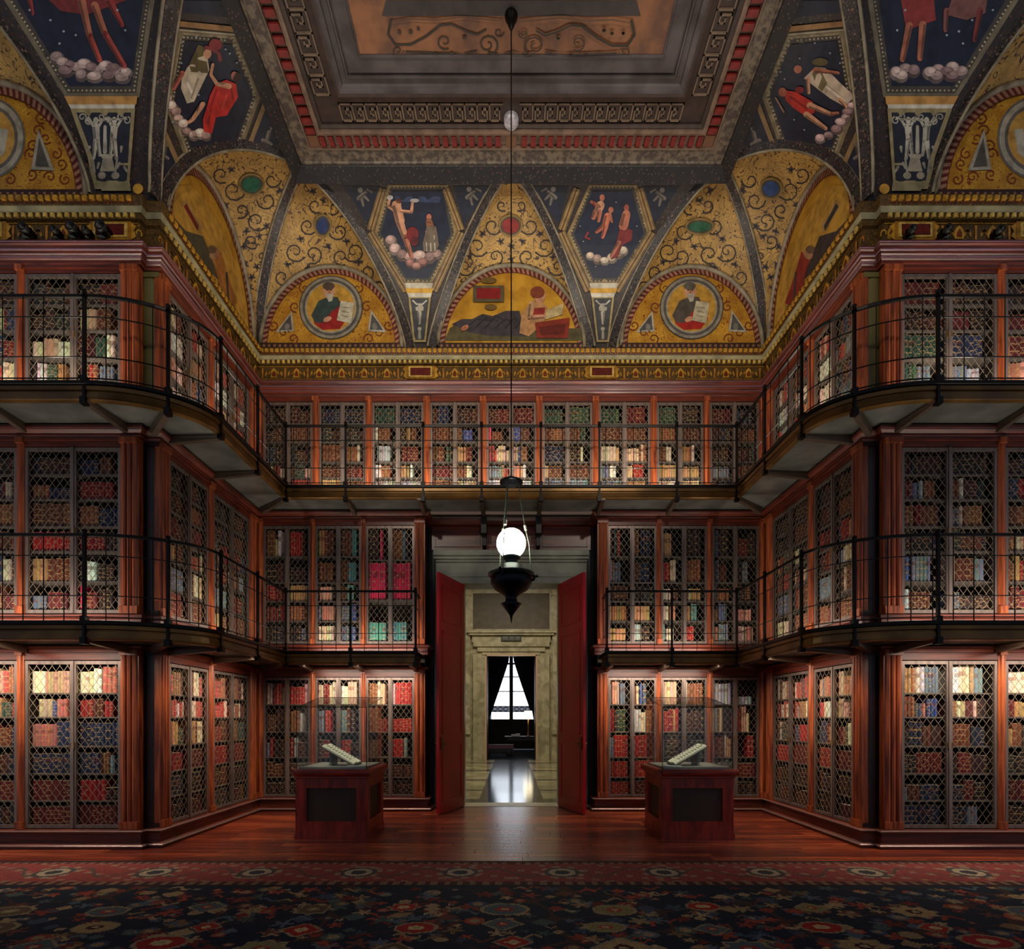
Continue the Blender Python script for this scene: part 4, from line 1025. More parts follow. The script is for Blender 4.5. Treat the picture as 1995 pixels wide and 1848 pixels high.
P.poly([(1064,606),(1098,592),(1096,614),(1062,624)], (200,178,128)).poly([(1042,630),(1110,620),(1106,660),(1046,660)], (140,46,28)).poly([(1050,638),(1102,632),(1100,652),(1054,654)], (104,30,22)).ell(906,640,8,5,(196,124,88),rot=-.5)
P.poly([(922,558),(982,558),(982,590),(922,590)], (96,84,60)).poly([(929,563),(975,563),(975,584),(929,584)], (140,24,30)).ell(952,548,16,6,(110,84,40)).ell(956,600,12,6,(110,84,40))
P.build(label='lunette painting of a reclining figure reading beside a red tablet')
def side_lun(key, mx, dark, robe, tab):
    P = Paint('lun_'+key); q = dict(mirror=mx)
    P.poly([(332,390),(345,362),(372,360),(400,390),(430,440),(462,520),(478,590),(484,640),(430,578),(380,500),(345,440)], (196,148,60), **q)
    P.poly([(334,420),(362,450),(395,460),(418,520),(440,560),(462,610),(430,582),(385,505),(345,445)], dark, **q)
    P.poly([(352,398),(362,388),(392,440),(388,456)], (176,140,80), **q).poly([(357,402),(362,396),(386,440),(384,450)], tab, **q)
    P.poly([(412,500),(430,490),(444,540),(462,590),(450,596),(428,560)], robe, **q).ell(416,494,9,12,(176,130,96),rot=.4,**q).ell(412,486,9,8,(110,84,64),**q)
    P.stroke([(440,530),(444,590),(462,620)], 4, (60,56,60), **q)
    lun_border(P, LUN[key], .12)
    P.build(label='lunette painting on the %s side wall, half turned away' % ('right' if mx else 'left'))
side_lun('sl', False, (74,72,58), (176,112,50), (124,28,32)); side_lun('sr', True, (60,52,56), (150,44,42), (52,50,62))
for key, mx in (('wl', False), ('wr', True)):
    P = Paint('lun_'+key); q = dict(mirror=mx)
    for i, (x, y) in enumerate([(60,205),(80,230),(62,340),(98,345),(128,350),(110,300),(75,255),(90,270),(120,320),(60,300),(40,180),(20,350),(64,285)]):
        P.spiral(x, y, 12, 1.2, (122,50,30), 3, i, 1 if i % 2 else -1, **q); P.n -= 1
    P.n += 1
    P.ell(-22,270,72,80,(110,106,100),n=32,**q).ell(-22,270,68,75,(176,168,150),n=32,**q).ell(-22,270,58,65,(106,100,96),n=32,**q).ell(-22,270,52,58,(204,156,76),n=32,**q)
    P.poly([(0,252),(18,254),(10,300),(-6,312)], (190,184,168), **q)
    P.n += 1; pts = [(76,252),(62,332),(108,334)]
    P.poly(pts, (170,162,146), **q).poly([(78,270),(70,326),(98,328)], (88,84,78), **q)
    lun_border(P, LUN[key], .13)
    P.build(label='lunette painting with a round frame above the %s wing' % ('right' if mx else 'left'))
# ---- hexagons over the side walls
def side_hex(key, mx):
    P = Paint(key); q = dict(mirror=mx)
    H = [(354,66),(456,74),(500,184),(466,280),(366,298),(330,204)]
    def sc(k): return [(415+(x-415)*k, 183+(y-183)*k) for x, y in H]
    P.poly(sc(1.10), (120,108,84), **q).poly(sc(1.03), (150,136,106), **q).poly(sc(.99), (66,62,58), **q)
    Q = sc(.955)
    for a, b in zip(Q, Q[1:]+Q[:1]): P.dots(a, b, 8, 2.3, (166,156,132), **q)
    P.poly(sc(.90), (28,34,54), **q)
    return P, q
P, q = side_hex('csl', False)
P.cloud([(324,190),(332,204),(342,216),(346,230),(356,240),(362,254),(376,262),(388,258),(400,262)], 12, ((198,170,158),(220,196,184),(168,136,130)))
P.poly([(362,130),(378,112),(402,104),(406,134),(398,150),(376,196),(362,200),(350,170),(352,150)], (196,182,160)).poly([(366,124),(384,84),(398,90),(404,140),(370,138)], OLV)
P.stroke([(362,158),(372,180)], 5, (230,222,206)).stroke([(384,150),(370,190)], 4, (150,138,116)).limb((352,140),(336,170),5,4,(170,90,76))
P.ell(402,102,8,10,SKIN,rot=.3).ell(418,84,13,12,(128,42,46)).stroke([(396,88),(410,92),(424,100),(428,116)], 7, (128,50,56))
P.poly([(418,160),(440,152),(458,160),(462,186),(448,208),(440,222),(418,226),(410,258),(394,254),(392,230),(400,206),(406,184)], (190,44,38))
P.stroke([(420,170),(410,200),(402,240)], 4, (140,26,28)).stroke([(440,180),(430,210)], 4, (214,72,58)).stroke([(448,168),(452,190)], 5, (140,26,28))
P.limb((444,164),(420,160),6,4,SKIN).limb((420,160),(408,142),4,3,SKIN).limb((408,142),(412,122),3,3,SKIN).ell(455,144,7,9,(150,92,76)).ell(459,146,8,10,(52,26,26)).limb((392,200),(372,230),5,4,SKIN).limb((372,230),(364,236),4,3,SKIN)
for x, y in ((380,68),(350,120),(446,100),(460,118),(384,182),(332,236),(350,80),(438,92)): P.ell(x, y, 2.2, 2.2, STAR, n=5, **q)
P.build(label='star-strewn mural of a white-robed and a red-robed figure, left side')
P, q = side_hex('csr', True)
def m2(l): return l
P.cloud([(1672,190),(1664,204),(1654,216),(1650,228),(1640,236),(1632,250),(1616,262),(1600,268)], 11, ((176,148,146),(196,166,164),(150,120,122)))
P.poly([(1568,150),(1590,128),(1610,130),(1640,160),(1668,186),(1648,206),(1620,190),(1596,172)], (196,176,156)).poly([(1584,140),(1600,132),(1614,160),(1604,176),(1592,166)], (110,100,70))
P.ell(1556,132,8,8,SKIN2).limb((1590,134),(1636,140),5,3,SKIN2).limb((1576,150),(1578,178),4,3,SKIN).ell(1600,118,16,8,(92,80,52)).stroke([(1612,166),(1650,196)], 5, (226,210,190)).limb((1640,192),(1652,206),4,3,SKIN)
P.poly([(1528,172),(1552,176),(1586,196),(1590,216),(1576,226),(1548,208),(1532,192)], (180,44,36)).stroke([(1540,184),(1576,210)], 4, (130,26,26)).ell(1526,176,8,9,(150,84,60)).limb((1580,202),(1622,220),6,4,SKIN).limb((1574,220),(1612,248),6,4,SKIN).limb((1622,220),(1636,218),4,3,SKIN2)
P.ell(1560,172,9,7,(120,26,30)).stroke([(1512,186),(1530,216)], 3, (150,110,90))
for x, y in ((1590,80),(1522,136),(1530,150),(1640,120),(1560,110),(1550,230),(1620,100),(1570,250)): P.ell(x, y, 2, 2, STAR, n=5)
P.build(label='star-strewn mural of a white-robed and a red-robed figure, right side')
for key, mx in (('csl', False), ('csr', True)):
    P = Paint(key); q = dict(mirror=mx)
    P.poly([(508,200),(560,300),(480,300)], (26,34,54), **q).poly([(298,258),(312,232),(346,310),(330,330),(298,380)], (26,34,54), **q).poly([(350,0),(440,0),(450,34),(348,22)], (24,32,54), **q)
    for cx, cy in ((520,272),(318,300)): P.limb((cx-8,cy),(cx+8,cy+8),4,3,GRY,**q).limb((cx,cy),(cx+4,cy-16),4,4,GRY,**q).ell(cx+6,cy-22,4,4,GRY,**q).limb((cx-4,cy+2),(cx-10,cy+18),3,2,GRY,**q)
    P.stroke([(520,190),(476,304)], 9, (140,112,76), **q).stroke([(298,210),(346,318)], 9, (140,112,76), **q).stroke([(338,44),(462,56)], 11, (150,112,72), **q).stroke([(338,56),(462,66)], 3, (170,160,140), **q)
    P.build('spandrel_ornament')
# ---- big trapezoid and relief panels over the wings
for key, mx in (('cwl', False), ('cwr', True)):
    P = Paint(key); q = dict(mirror=mx)
    P.poly([(8,0),(302,0),(272,190),(128,190)], (120,110,90), **q).poly([(20,0),(292,0),(266,182),(132,182)], (70,64,58), **q)
    P.dots((24,4),(134,176),9,2.4,(176,164,136),**q).dots((136,177),(262,177),8,2.2,(170,158,130),**q).dots((288,4),(262,176),8,2.2,(170,158,130),**q)
    P.poly([(34,0),(280,0),(256,168),(136,168)], (28,34,54), **q)
    P.cloud([(112,112),(124,122),(138,128),(152,132),(166,126),(180,132),(194,138),(208,130),(222,134),(234,142),(246,142),(130,138),(160,146),(186,150),(214,148),(240,152)] if not mx else [(122,140),(138,132),(150,140),(166,136),(182,142),(214,138),(230,134),(248,142),(140,148),(170,148),(238,148)], 15, ((156,134,132),(186,164,158),(132,108,108)), **q)
    if not mx:
        P.poly([(96,0),(250,0),(170,30),(120,22)], (118,44,46)).limb((160,0),(176,70),8,6,SKIN2).limb((176,70),(196,118),6,5,(176,76,66)).limb((186,10),(206,66),7,6,SKIN2).limb((206,66),(244,130),6,5,(176,76,66)).limb((214,0),(240,50),8,4,(150,56,52)).limb((60,0),(66,28),5,3,(150,60,54))
    else:
        P.poly([(238,0),(174,0),(170,40),(206,52),(228,60)], (140,54,52), **q).limb((222,50),(236,118),7,5,SKIN2,**q).limb((196,48),(202,116),7,5,SKIN2,**q).poly([(140,0),(70,0),(74,26),(110,40),(150,30)], (124,82,78), **q).limb((150,20),(152,60),5,4,(140,84,78),**q).limb((84,20),(96,80),6,4,(124,54,52),**q)
    for x, y in ((100,40),(118,86),(126,62),(230,20),(246,60),(150,70),(60,20)): P.ell(x, y, 2.6, 2.6, STAR, n=6, **q)
    P.poly([(128,190),(270,190),(268,206),(136,206)], (190,140,76), **q).poly([(136,206),(266,206),(264,216),(142,216)], (206,200,184), **q)
    P.poly([(140,214),(266,214),(254,372),(184,372),(174,310)], (150,136,100), **q).poly([(152,222),(258,222),(250,358),(192,358),(182,306)], (36,40,52), **q)
    for cx, s in ((190, 1), (226, -1)):
        P.limb((cx, 250), (cx+2*s, 278), 7, 6, (184,178,164), **q).ell(cx, 238, 5, 7, (190,184,170), **q).limb((cx, 278), (cx-4*s, 312), 5, 3, (176,170,156), **q).limb((cx+4*s, 278), (cx+8*s, 306), 4, 3, (170,164,150), **q)
        P.limb((cx-4, 250), (cx-14, 232), 3, 2, (176,170,156), **q).limb((cx+5, 250), (cx+14, 236), 3, 2, (176,170,156), **q).stroke([(cx-6*s, 310), (cx-2*s, 340)], 4, (150,144,130), **q)
    for i, x in enumerate((164,176,200,214,240,250)): P.spiral(x, 232+(i % 2)*6, 8, 1.1, (166,160,146), 3, i, 1 if i % 2 else -1, **q); P.n -= 1
    for i, (x, y) in enumerate(((182,330),(196,322),(236,322),(246,330),(240,290),(178,290))): P.limb((x,y),(x+6*math.cos(i*2),y+10),3,1.5,(150,144,132),**q)
    P.stroke([(170,234),(180,244),(200,236),(240,236),(250,232)], 4, (176,170,156), **q).limb((208,250),(208,300),3,4,(170,164,150),**q).poly([(198,304),(226,304),(222,312),(202,312)], (170,160,140), **q).poly([(204,312),(222,312),(228,338),(198,338)], (160,150,130), **q).ell(202,346,8,7,(150,142,124),**q).ell(228,346,8,7,(150,142,124),**q)
    P.poly([(184,360),(256,360),(258,376),(182,376)], (140,130,98), **q).ell(166,366,11,10,(196,146,56),**q).ell(272,372,10,10,(196,146,56),**q)
    P.build(label='mural with striding legs on clouds above a pale relief panel, %s wing' % ('right' if mx else 'left'))
# ---- dark band under the ceiling and the coffered ceiling itself
xe, ye = XS-CV, YB-CV
ring = [(-xe, -1.0), (-xe, ye), (xe, ye), (xe, -1.0)]
def cring(prof, name, m, **k): return MB().sweep(ring, prof).build(name, m, ceiling, **k)
cring([(-.16, ZC-.11), (-.15, ZC-.13), (.0, ZC-.035), (.02, ZC-.01), (.0, ZC+.02)], 'crown_band', mat('crown_band', (34, 32, 36), .5, var=.3, scale=(9, 9, 9), spots=((22, .2, (92, 78, 70)), (12, .15, (86, 40, 40)))))
z = ZC
cring([(.0, z-.01), (.02, z-.03), (.04, z-.03), (.05, z-.015), (.19, z-.005), (.20, z-.02)], 'leaf_band', mat('leaf_band', (118, 104, 88), .5, dark=(72, 62, 58), scale=(16, 16, 16), contrast=(.42, .58)))
cring([(.20, z-.02), (.22, z-.02), (.22, z+.03), (.37, z+.03), (.37, z-.01), (.40, z-.02), (.43, z-.02), (.43, z+.02)], 'dentil_bed', mat('dentil_bed', (132, 108, 92), .5, var=.4, scale=(8, 8, 8)))
key_bed = cring([(.43, z+.01), (.48, z+.02), (.48, z+.045), (.74, z+.045), (.74, z+.01), (.80, z), (.83, z+.01)], 'fret_bed', mat('fret_bed', (60, 44, 40), .5, var=.4, scale=(8, 8, 8)))
cring([(.83, z+.01), (.85, z+.02), (.89, z+.03), (.90, z+.05), (.96, z+.05), (.98, z+.02), (1.0, z+.02), (1.0, z+.05), (1.03, z+.05), (1.03, z+.03), (1.18, z+.03), (1.19, z+.01), (1.21, z+.02), (1.21, z+.05)], 'step_moulding', mat('step_moulding', (92, 84, 86), .5, dark=(58, 50, 52), scale=(3, 3, 3)))
pz = z+.03; px_, py_ = xe-1.21, ye-1.21
MB().box(-px_-.02, px_+.02, -1.0, py_+.02, pz, pz+.05).build('ceiling_panel', mat('ceiling_panel', (150, 100, 66), .55, dark=(104, 70, 54), scale=(4, 4, 4), detail=7), ceiling)
SURF['panel'] = BVHTree.FromPolygons([Vector((-px_, 0, pz)), Vector((px_, 0, pz)), Vector((px_, py_, pz)), Vector((-px_, py_, pz))], [(0, 1, 2, 3)])
dz = z+.03
den = MB().box(-.033, .033, -.065, .065, -.045, .004)
d0 = None; red_m = mat('red_dentil', (128, 34, 32), .5, var=.4, scale=(12, 12, 12))
for i in range(44):
    x = -xe+.36+(2*xe-.72)*(i+.5)/44
    if abs(x) < .12: continue
    if d0 is None: d0 = den.build('dentil', red_m, ceiling); d0.location = (x, ye-.295, dz)
    else: copy_child(d0, ceiling, (x, ye-.295, dz))
for s in (-1, 1):
    for i in range(24):
        o = copy_child(d0, ceiling, (s*(xe-.295), ye-.42-i*.118, dz)); o.rotation_euler = (0, 0, pi/2)
for x, y in ((-xe+.295, ye-.295), (xe-.295, ye-.295), (0, ye-.295)):
    MB().box(x-.07, x+.07, y-.07, y+.07, dz-.03, dz).build('corner_block', mat('corner_block', (120, 84, 60), .5), ceiling)
fm = MB(); FC = lin((122, 102, 84)); zk = z+.038
def fret(orig, ux, uy, n, L):
    p = L/n
    for i in range(n):
        pts = [(0, 0), (0, 1), (.78, 1), (.78, .32), (.42, .32), (.42, .66), (.58, .66)] if i % 2 == 0 else [(0, 0), (0, 1), (.78, 1), (.78, .32), (.42, .32), (.42, .66), (.58, .66)]
        Q = [(i*p+a*p, b*.19) for a, b in pts] + []
        Q2 = [((i)*p, 0), ((i+1)*p, 0)]
        for a, b in list(zip(Q[:-1], Q[1:])) + [tuple(Q2)]:
            A = Vector(orig)+Vector(ux)*a[0]+Vector(uy)*a[1]; B = Vector(orig)+Vector(ux)*b[0]+Vector(uy)*b[1]
            d = (B-A).normalized()*.009; n_ = Vector((-d.y, d.x, 0))
            fm.box(min(A.x, B.x)-.009, max(A.x, B.x)+.009, min(A.y, B.y)-.009, max(A.y, B.y)+.009, zk-.01, zk+.01, FC)
fret((-xe+.78, ye-.70, 0), (1, 0, 0), (0, 1, 0), 13, xe-.78-.12); fret((xe-.78, ye-.70, 0), (-1, 0, 0), (0, 1, 0), 13, xe-.78-.12)
for s in (-1, 1): fret((s*(xe-.70), ye-.80, 0), (0, -1, 0), (s, 0, 0), 12, 2.4)
fm.build('greek_fret', M['paint'], ceiling)
boss = MB(); boss.lathe(0, 6.93, [(.10, z+.045), (.10, z+.0), (.085, z-.02), (.06, z-.025), (0, z-.03)], 20); boss.build('ceiling_boss', mat('boss_white', (190, 186, 196), .4, var=.5, scale=(25, 25, 25)), ceiling)
ros = MB(); ros.lathe(0, 5.9, [(.075, pz), (.07, pz-.03), (.05, pz-.05), (.04, pz-.10), (.02, pz-.15), (0, pz-.17)], 20); ros.build('ceiling_rosette', M['iron'], ceiling, smooth=True)
P = Paint('panel'); DB = (48,42,36)
P.poly([(752,0),(1240,0),(1248,30),(744,30)], (58,52,54))
for s in (False, True):
    q = dict(mirror=s)
    P.stroke([(762,36),(756,66),(770,86),(800,86),(830,70),(858,48),(880,46)], 5, DB, **q).spiral(775,98,12,1.4,DB,3,0,1,**q).stroke([(790,100),(850,102),(900,104),(930,98)], 3.5, DB, **q)
    P.spiral(950,86,24,1.6,DB,4,2.2,-1,**q).stroke([(880,46),(910,60),(930,66),(948,56)], 4, DB, **q).spiral(866,80,16,1.3,DB,3,1,1,**q).spiral(972,62,10,1.2,DB,3,0,1,**q).stroke([(996,100),(975,106),(950,100)], 4, DB, **q)
    P.spiral(976,112,9,1.2,DB,2.6,3,1,**q); P.cloud([(800,60),(815,54),(778,60),(850,104),(880,102),(905,70)], 4, ((60,52,44),), **q)
    P.stroke([(762,40),(800,34),(850,36),(900,30),(980,38)], 2.5, (96,70,52), **q)
P.build('ceiling_scrollwork')
# ================================================================== DOORWAY AND THE HALL BEYOND
stone = mat('pale_stone', (150, 150, 130), .4, dark=(112, 114, 98), scale=(2.5, 2.5, 2.5), detail=7)
marble = mat('cream_marble', (196, 184, 150), .35, dark=(146, 134, 104), scale=(2.2, 2.2, 2.2), detail=8, distort=1.2)
OW, OH = .84, 3.94                                       # half width and height of the opening
niche = struct('wall_door_niche', MB().box(-XD-.02, -1.36, YD-.0, YD+.2, 0, 5.0).box(1.36, XD+.02, YD, YD+.2, 0, 5.0).box(-1.36, 1.36, YD, YD+.2, 4.5, 5.0), M['black'])  # shade beside the door is put into these black walls
for s in (-1, 1):
    a, b = sorted((s*XD, s*(XD+.012)))
    MB().box(a, b, YB+.03, YD, .2, 5.0).build('niche_cheek', M['black'], niche)  # bookcase sides blackened to stand for their shade
# wooden panels over the door
for x0, x1 in ((-1.40, -.50), (-.45, .45), (.50, 1.40)):
    mb = MB(); mb.box(x0, x1, YD-.05, YD, 4.53, 4.98); mb.box(x0+.05, x1-.05, YD-.07, YD-.05, 4.58, 4.60).box(x0+.05, x1-.05, YD-.07, YD-.05, 4.90, 4.92)
    mb.box(x0+.05, x0+.07, YD-.07, YD-.05, 4.6, 4.9).box(x1-.07, x1-.05, YD-.07, YD-.05, 4.6, 4.9)
    mb.build('over_door_panel', M['wood_h'], niche)
MB().sweep([(-1.42, YD), (1.42, YD)], [(0, 4.93), (.12, 4.95), (.16, 5.0), (.18, 5.04), (0, 5.04)]).build('over_door_cornice', M['wood_h'], niche)
for x in (-.47, .47): MB().box(x-.045, x+.045, YD-.35, YD, 4.72, 5.04).box(x-.035, x+.035, YD-.22, YD, 4.55, 4.72).build('over_door_bracket', M['black'], niche)
door1 = empty('door_1', (0, YD, 0), label='tall doorway with pale stone surround and open red leaves', kind='structure')
def dput(mb, nm, m, par=door1, **k):
    mb.v = [(v[0], v[1]-YD, v[2]) for v in mb.v]; return mb.build(nm, m, par, **k)
fr = MB()
for s in (-1, 1):
    a, b = sorted((s*OW, s*1.33)); fr.box(a, b, YD-.02, YD+.35, 0, OH)
    a, b = sorted((s*1.20, s*1.33)); fr.box(a, b, YD-.07, YD-.02, 0, OH)
    a, b = sorted((s*(OW+.02), s*(OW+.10))); fr.box(a, b, YD-.05, YD-.02, 0, OH)
fr.box(-1.33, 1.33, YD-.02, YD+.35, OH, 4.5)
for z0, z1, o in ((OH, OH+.07, .05), (OH+.12, OH+.15, .04), (OH+.38, OH+.42, .06), (OH+.42, OH+.47, .10), (OH+.47, OH+.56, .14)): fr.box(-1.33-(.03 if o > .08 else 0), 1.33+(.03 if o > .08 else 0), YD-o, YD-.02, z0, z1)
dput(fr, 'stone_surround', stone)
red = mat('red_door', (184, 16, 36), .38, dark=(150, 10, 26), scale=(1.5, 1.5, .8), coat=.2)
for s in (-1, 1):
    hx, hy, fx, fy = s*.85, YD-.02, s*1.185, 8.29
    d = Vector((fx-hx, fy-hy, 0)); L = d.length; ang = math.atan2(d.y, d.x)
    leaf = MB().box(0, L, -.025, .025, .015, OH-.02)
    for z0, z1 in ((.2, 1.15), (1.3, 3.0), (3.15, OH-.2)):
        for (a, b, c, e) in ((.10, L-.10, z0, z0+.03), (.10, L-.10, z1-.03, z1), (.10, .13, z0, z1), (L-.13, L-.10, z0, z1)):
            leaf.box(a, b, -.033, .033, c, e)
    o = leaf.build('door_leaf', red, door1); o.location = (hx, hy-YD, 0); o.rotation_euler = (0, 0, ang)
    MB().box(L-.09, L-.05, -.05, .05, 1.05, 1.25).bar((L-.07, -.08, 1.15), (L-.07, .08, 1.15), .012, 8).box(L-.16, L-.06, -.088, -.075, 1.14, 1.165).box(L-.16, L-.06, .075, .088, 1.14, 1.165).build('door_handle', M['brass'], o)
    hg = MB()
    for zz in (.4, 1.9, 3.4): hg.bar((0.005, .02*s, zz), (0.005, .02*s, zz+.14), .014, 8)
    hg.build('hinge', M['brass'], o)
YH = 19.5
# hall floor: marble with dark bands, each band its own slab
hallm = [mat('hall_floor_dark', (40, 46, 56), .13, var=.3, scale=(1, 1, 1)), mat('hall_floor_cream', (170, 160, 124), .16, dark=(120, 112, 84), scale=(1.5, 1.5, 1.5))]
hf = struct('floor_hall', MB().box(-6, 6, YD, YH+7.6, -.3, -.02), hallm[0])
MB().box(-1.3, 1.3, YD, YD+.40, -.02, .004).build('threshold', marble, hf)
y = YD+.40; i = 0
for dpt, dark_ in ((.45, 1), (1.1, 0), (.25, 1), (1.6, 0), (.3, 1), (2.0, 0), (.4, 1), (2.2, 0), (.5, 1), (1.3, 0)):
    y1 = min(y+dpt, YH)
    if dark_: MB().box(-6, 6, y, y1-.006, -.02, 0).build('floor_slab', hallm[0], hf)
    else:
        for s in (-1, 1):
            a, b = sorted((s*.62, s*6)); MB().box(a, b, y, y1-.006, -.02, 0).build('floor_slab', hallm[1], hf)
        MB().box(-.615, .615, y, y1-.006, -.02, 0).build('floor_slab', hallm[0], hf)
    y = y1
FW_, FH = .98, 3.98
hw = struct('wall_hall', MB().box(-6, -FW_, YH, YH+.4, 0, 7).box(FW_, 6, YH, YH+.4, 0, 7).box(-FW_, FW_, YH, YH+.4, FH, 7), marble)
MB().box(-1.45, 1.45, YH-.03, YH, 4.95, 6.3).build('brown_panel', mat('brown_panel', (88, 72, 52), .5, var=.3), hw)
pm = MB()
for a, b, c, e in ((-1.6, 1.6, 4.86, 4.95), (-1.6, 1.6, 6.3, 6.42), (-1.6, -1.45, 4.95, 6.3), (1.45, 1.6, 4.95, 6.3)): pm.box(a, b, YH-.08, YH, c, e)
pm.build('panel_moulding', marble, hw)
for s in (-1, 1):
    pl = MB(); a, b = sorted((s*1.55, s*1.95)); pl.box(a, b, YH-.16, YH, 0, 6.6); a, b = sorted((s*1.5, s*2.0)); pl.box(a, b, YH-.2, YH, 0, .35).box(a, b, YH-.2, YH, 6.2, 6.4)
    pl.build('hall_pilaster', marble, hw)
    a, b = sorted((s*1.52, s*2.6)); MB().box(a, b, YH-.34, YH-.1, 0, .98).box(a+(0 if s > 0 else 0), b, YH-.42, YH-.1, .98, 1.16).build('dado', marble, hw)
door2 = empty('door_2', (0, YH, 0), label='further doorway with stepped marble surround and sign', kind='structure')
fr = MB()
for s in (-1, 1):
    for x0, x1, o in ((FW_-.02, FW_+.12, .05), (FW_+.12, FW_+.30, .10), (FW_+.30, FW_+.46, .16)):
        a, b = sorted((s*x0, s*x1)); fr.box(a, b, YH-o, YH, 0, FH+.0)
for z0, z1, o, x in ((FH-.02, FH+.12, .05, FW_+.12), (FH+.12, FH+.30, .10, FW_+.30), (FH+.30, FH+.46, .16, FW_+.46), (FH+.46, FH+.72, .14, FW_+.5), (FH+.72, FH+.80, .26, FW_+.62), (FH+.80, FH+.86, .32, FW_+.68)): fr.box(-x, x, YH-o, YH, z0, z1)
fr.v = [(v[0], v[1]-YH, v[2]) for v in fr.v]; fr.build('marble_surround', marble, door2)
gl = MB()
for s in (-1, 1): a, b = sorted((s*(FW_-.05), s*(FW_+.02))); gl.box(a, b, -.075, -.02, 0, FH)
gl.box(-FW_, FW_, -.075, -.02, FH-.05, FH+.03); gl.build('lit_inner_moulding', mat('lit_marble', (206, 170, 140), .35), door2)  # light on the inner jamb is put into this paler marble
MB().box(-.38, .38, -.20, -.14, FH+.50, FH+.70).build('sign_plate', mat('sign_plate', (30, 32, 28), .5), door2)
MB().box(-.33, .33, -.206, -.20, FH+.535, FH+.555).box(-.33, -.12, -.206, -.20, FH+.575, FH+.66).box(-.06, .10, -.206, -.20, FH+.575, FH+.66).box(.15, .33, -.206, -.20, FH+.575, FH+.66).build('sign_lettering', mat('sign_lettering', (96, 96, 80), .5), door2)
for s in (-1, 1):
    a, b = sorted((s*(FW_-.06), s*(FW_-.01))); MB().box(a, b, .1, 1.0, .02, FH-.02).build('door_leaf', mat('dark_red_leaf', (64, 16, 22), .5), door2)
# far room with its window
YF = 26.5
fw = struct('wall_far_room', MB().box(-4, -1.1, YF, YF+.2, 0, 5.5).box(1.1, 4, YF, YF+.2, 0, 5.5).box(-1.1, 1.1, YF, YF+.2, 0, 1.5).box(-1.1, 1.1, YF, YF+.2, 4.95, 5.5)
            .box(-4.2, -4, YH+.4, YF, 0, 5.5).box(4, 4.2, YH+.4, YF, 0, 5.5).box(-4, 4, YH+.4, YF, 5.5, 5.6), mat('far_room_wall', (30, 26, 40), .7))
win = empty('window_1', (0, YF, 1.5), label='tall bright window of the far room between dark curtains', kind='structure')
day = mat('daylight', (255, 255, 255), emit=(236, 244, 255), estr=3.2)
for i, x in enumerate((-.56, .56)):
    for z0, z1 in ((.04, .40), (.72, 1.45), (1.50, 2.2), (2.25, 2.86), (2.95, 3.42)):
        MB().box(x-.46, x+.46, .10, .12, z0, z1).build('pane', day, win)
wf = MB().box(-.09, .09, .02, .14, 0, 3.45)
for z0, z1 in ((0, .04), (.40, .44), (.68, .72), (1.45, 1.5), (2.2, 2.25), (2.86, 2.95), (3.42, 3.46)): wf.box(-1.1, 1.1, .03, .14, z0, z1)
wf.build('window_frame', M['black'], win)
sc = MB()
for s in (-.56, .56):
    for k in range(3): sc.tube([(s+(-.28+.28*k)+.12*math.cos(t*.5), .07, .56+.10*math.sin(t*.5)) for t in range(13)], .022, 5)
sc.build('grille', M['iron'], win)
blk = mat('curtain_velvet', (20, 24, 48), .8)
for s in (-1, 1):
    mb = MB()
    def cur(a, b):                                       # the inner edge falls away from the middle towards the sill
        zz = 5.0-4.9*b; inner = .10+ (1.02*min(1, max(0, (b-.08)/.62))**1.05); inner = inner if b < .72 else 1.12
        x = inner + (1.75-inner)*a; return (s*x, YF-.16+.04*math.sin(a*38), zz)
    mb.grid(cur, 40, 20); mb.grid(lambda a, b: tuple(Vector(cur(a, b))+Vector((0, .03, 0))), 40, 20)
    c = mb.build('curtain', blk, smooth=True, label='dark velvet curtain on the %s of the far window' % ('left' if s < 0 else 'right'), cat='curtain', group='far window curtains')
# far room furniture
drk = mat('dark_furniture', (24, 18, 24), .4)
t = empty('writing_table', (.45, 23.6, 0), label='dark writing table below the far window', cat='table')
MB().box(-.75, .75, -.35, .35, .70, .76).build('table_top', drk, t)
for x in (-.66, .66):
    for y in (-.28, .28): MB().bar((x, y, 0), (x, y, .7), .03, 6, .045).build('leg', drk, t)
MB().box(-.68, .68, -.30, .30, .58, .70).build('apron', drk, t)
tl = empty('table_lamp', (.78, 23.6, .76), label='lit table lamp with cream shade in the far room', cat='lamp')
MB().lathe(0, 0, [(.09, 0), (.10, .02), (.04, .05), (.025, .3), (.02, .85), (0, .86)], 16).build('base', M['brass'], tl, smooth=True)
MB().lathe(0, 0, [(.24, .78), (.17, 1.16), (.165, 1.16), (.235, .78), (.24, .78)], 24).build('lamp_shade', mat('lit_shade', (250, 230, 190), .8, emit=(255, 232, 180), estr=4.0), tl, smooth=True)
b_ = empty('bench', (-.45, 21.8, 0), label='low plum upholstered bench just inside the far room', cat='bench')
MB().box(-.55, .55, -.25, .25, .30, .46).build('seat', mat('plum_velvet', (82, 48, 66), .7), b_)
MB().box(-.53, .53, -.23, .23, .16, .30).build('seat_rail', drk, b_)
for x in (-.48, .48):
    for y in (-.18, .18): MB().bar((x, y, 0), (x, y, .17), .02, 6, .03).build('leg', drk, b_)
for i, (x, zz) in enumerate(((.10, .09), (.30, .12))):
    MB().box(.45-.75+x+.2, .45-.75+x+.40, 23.45, 23.6, .76, .76+zz).build('paper_stack', mat('paper_pale', (190, 190, 200), .6), label='pale %s papers lying on the far writing table' % ('low stack of' if i == 0 else 'higher stack of'), cat='papers')
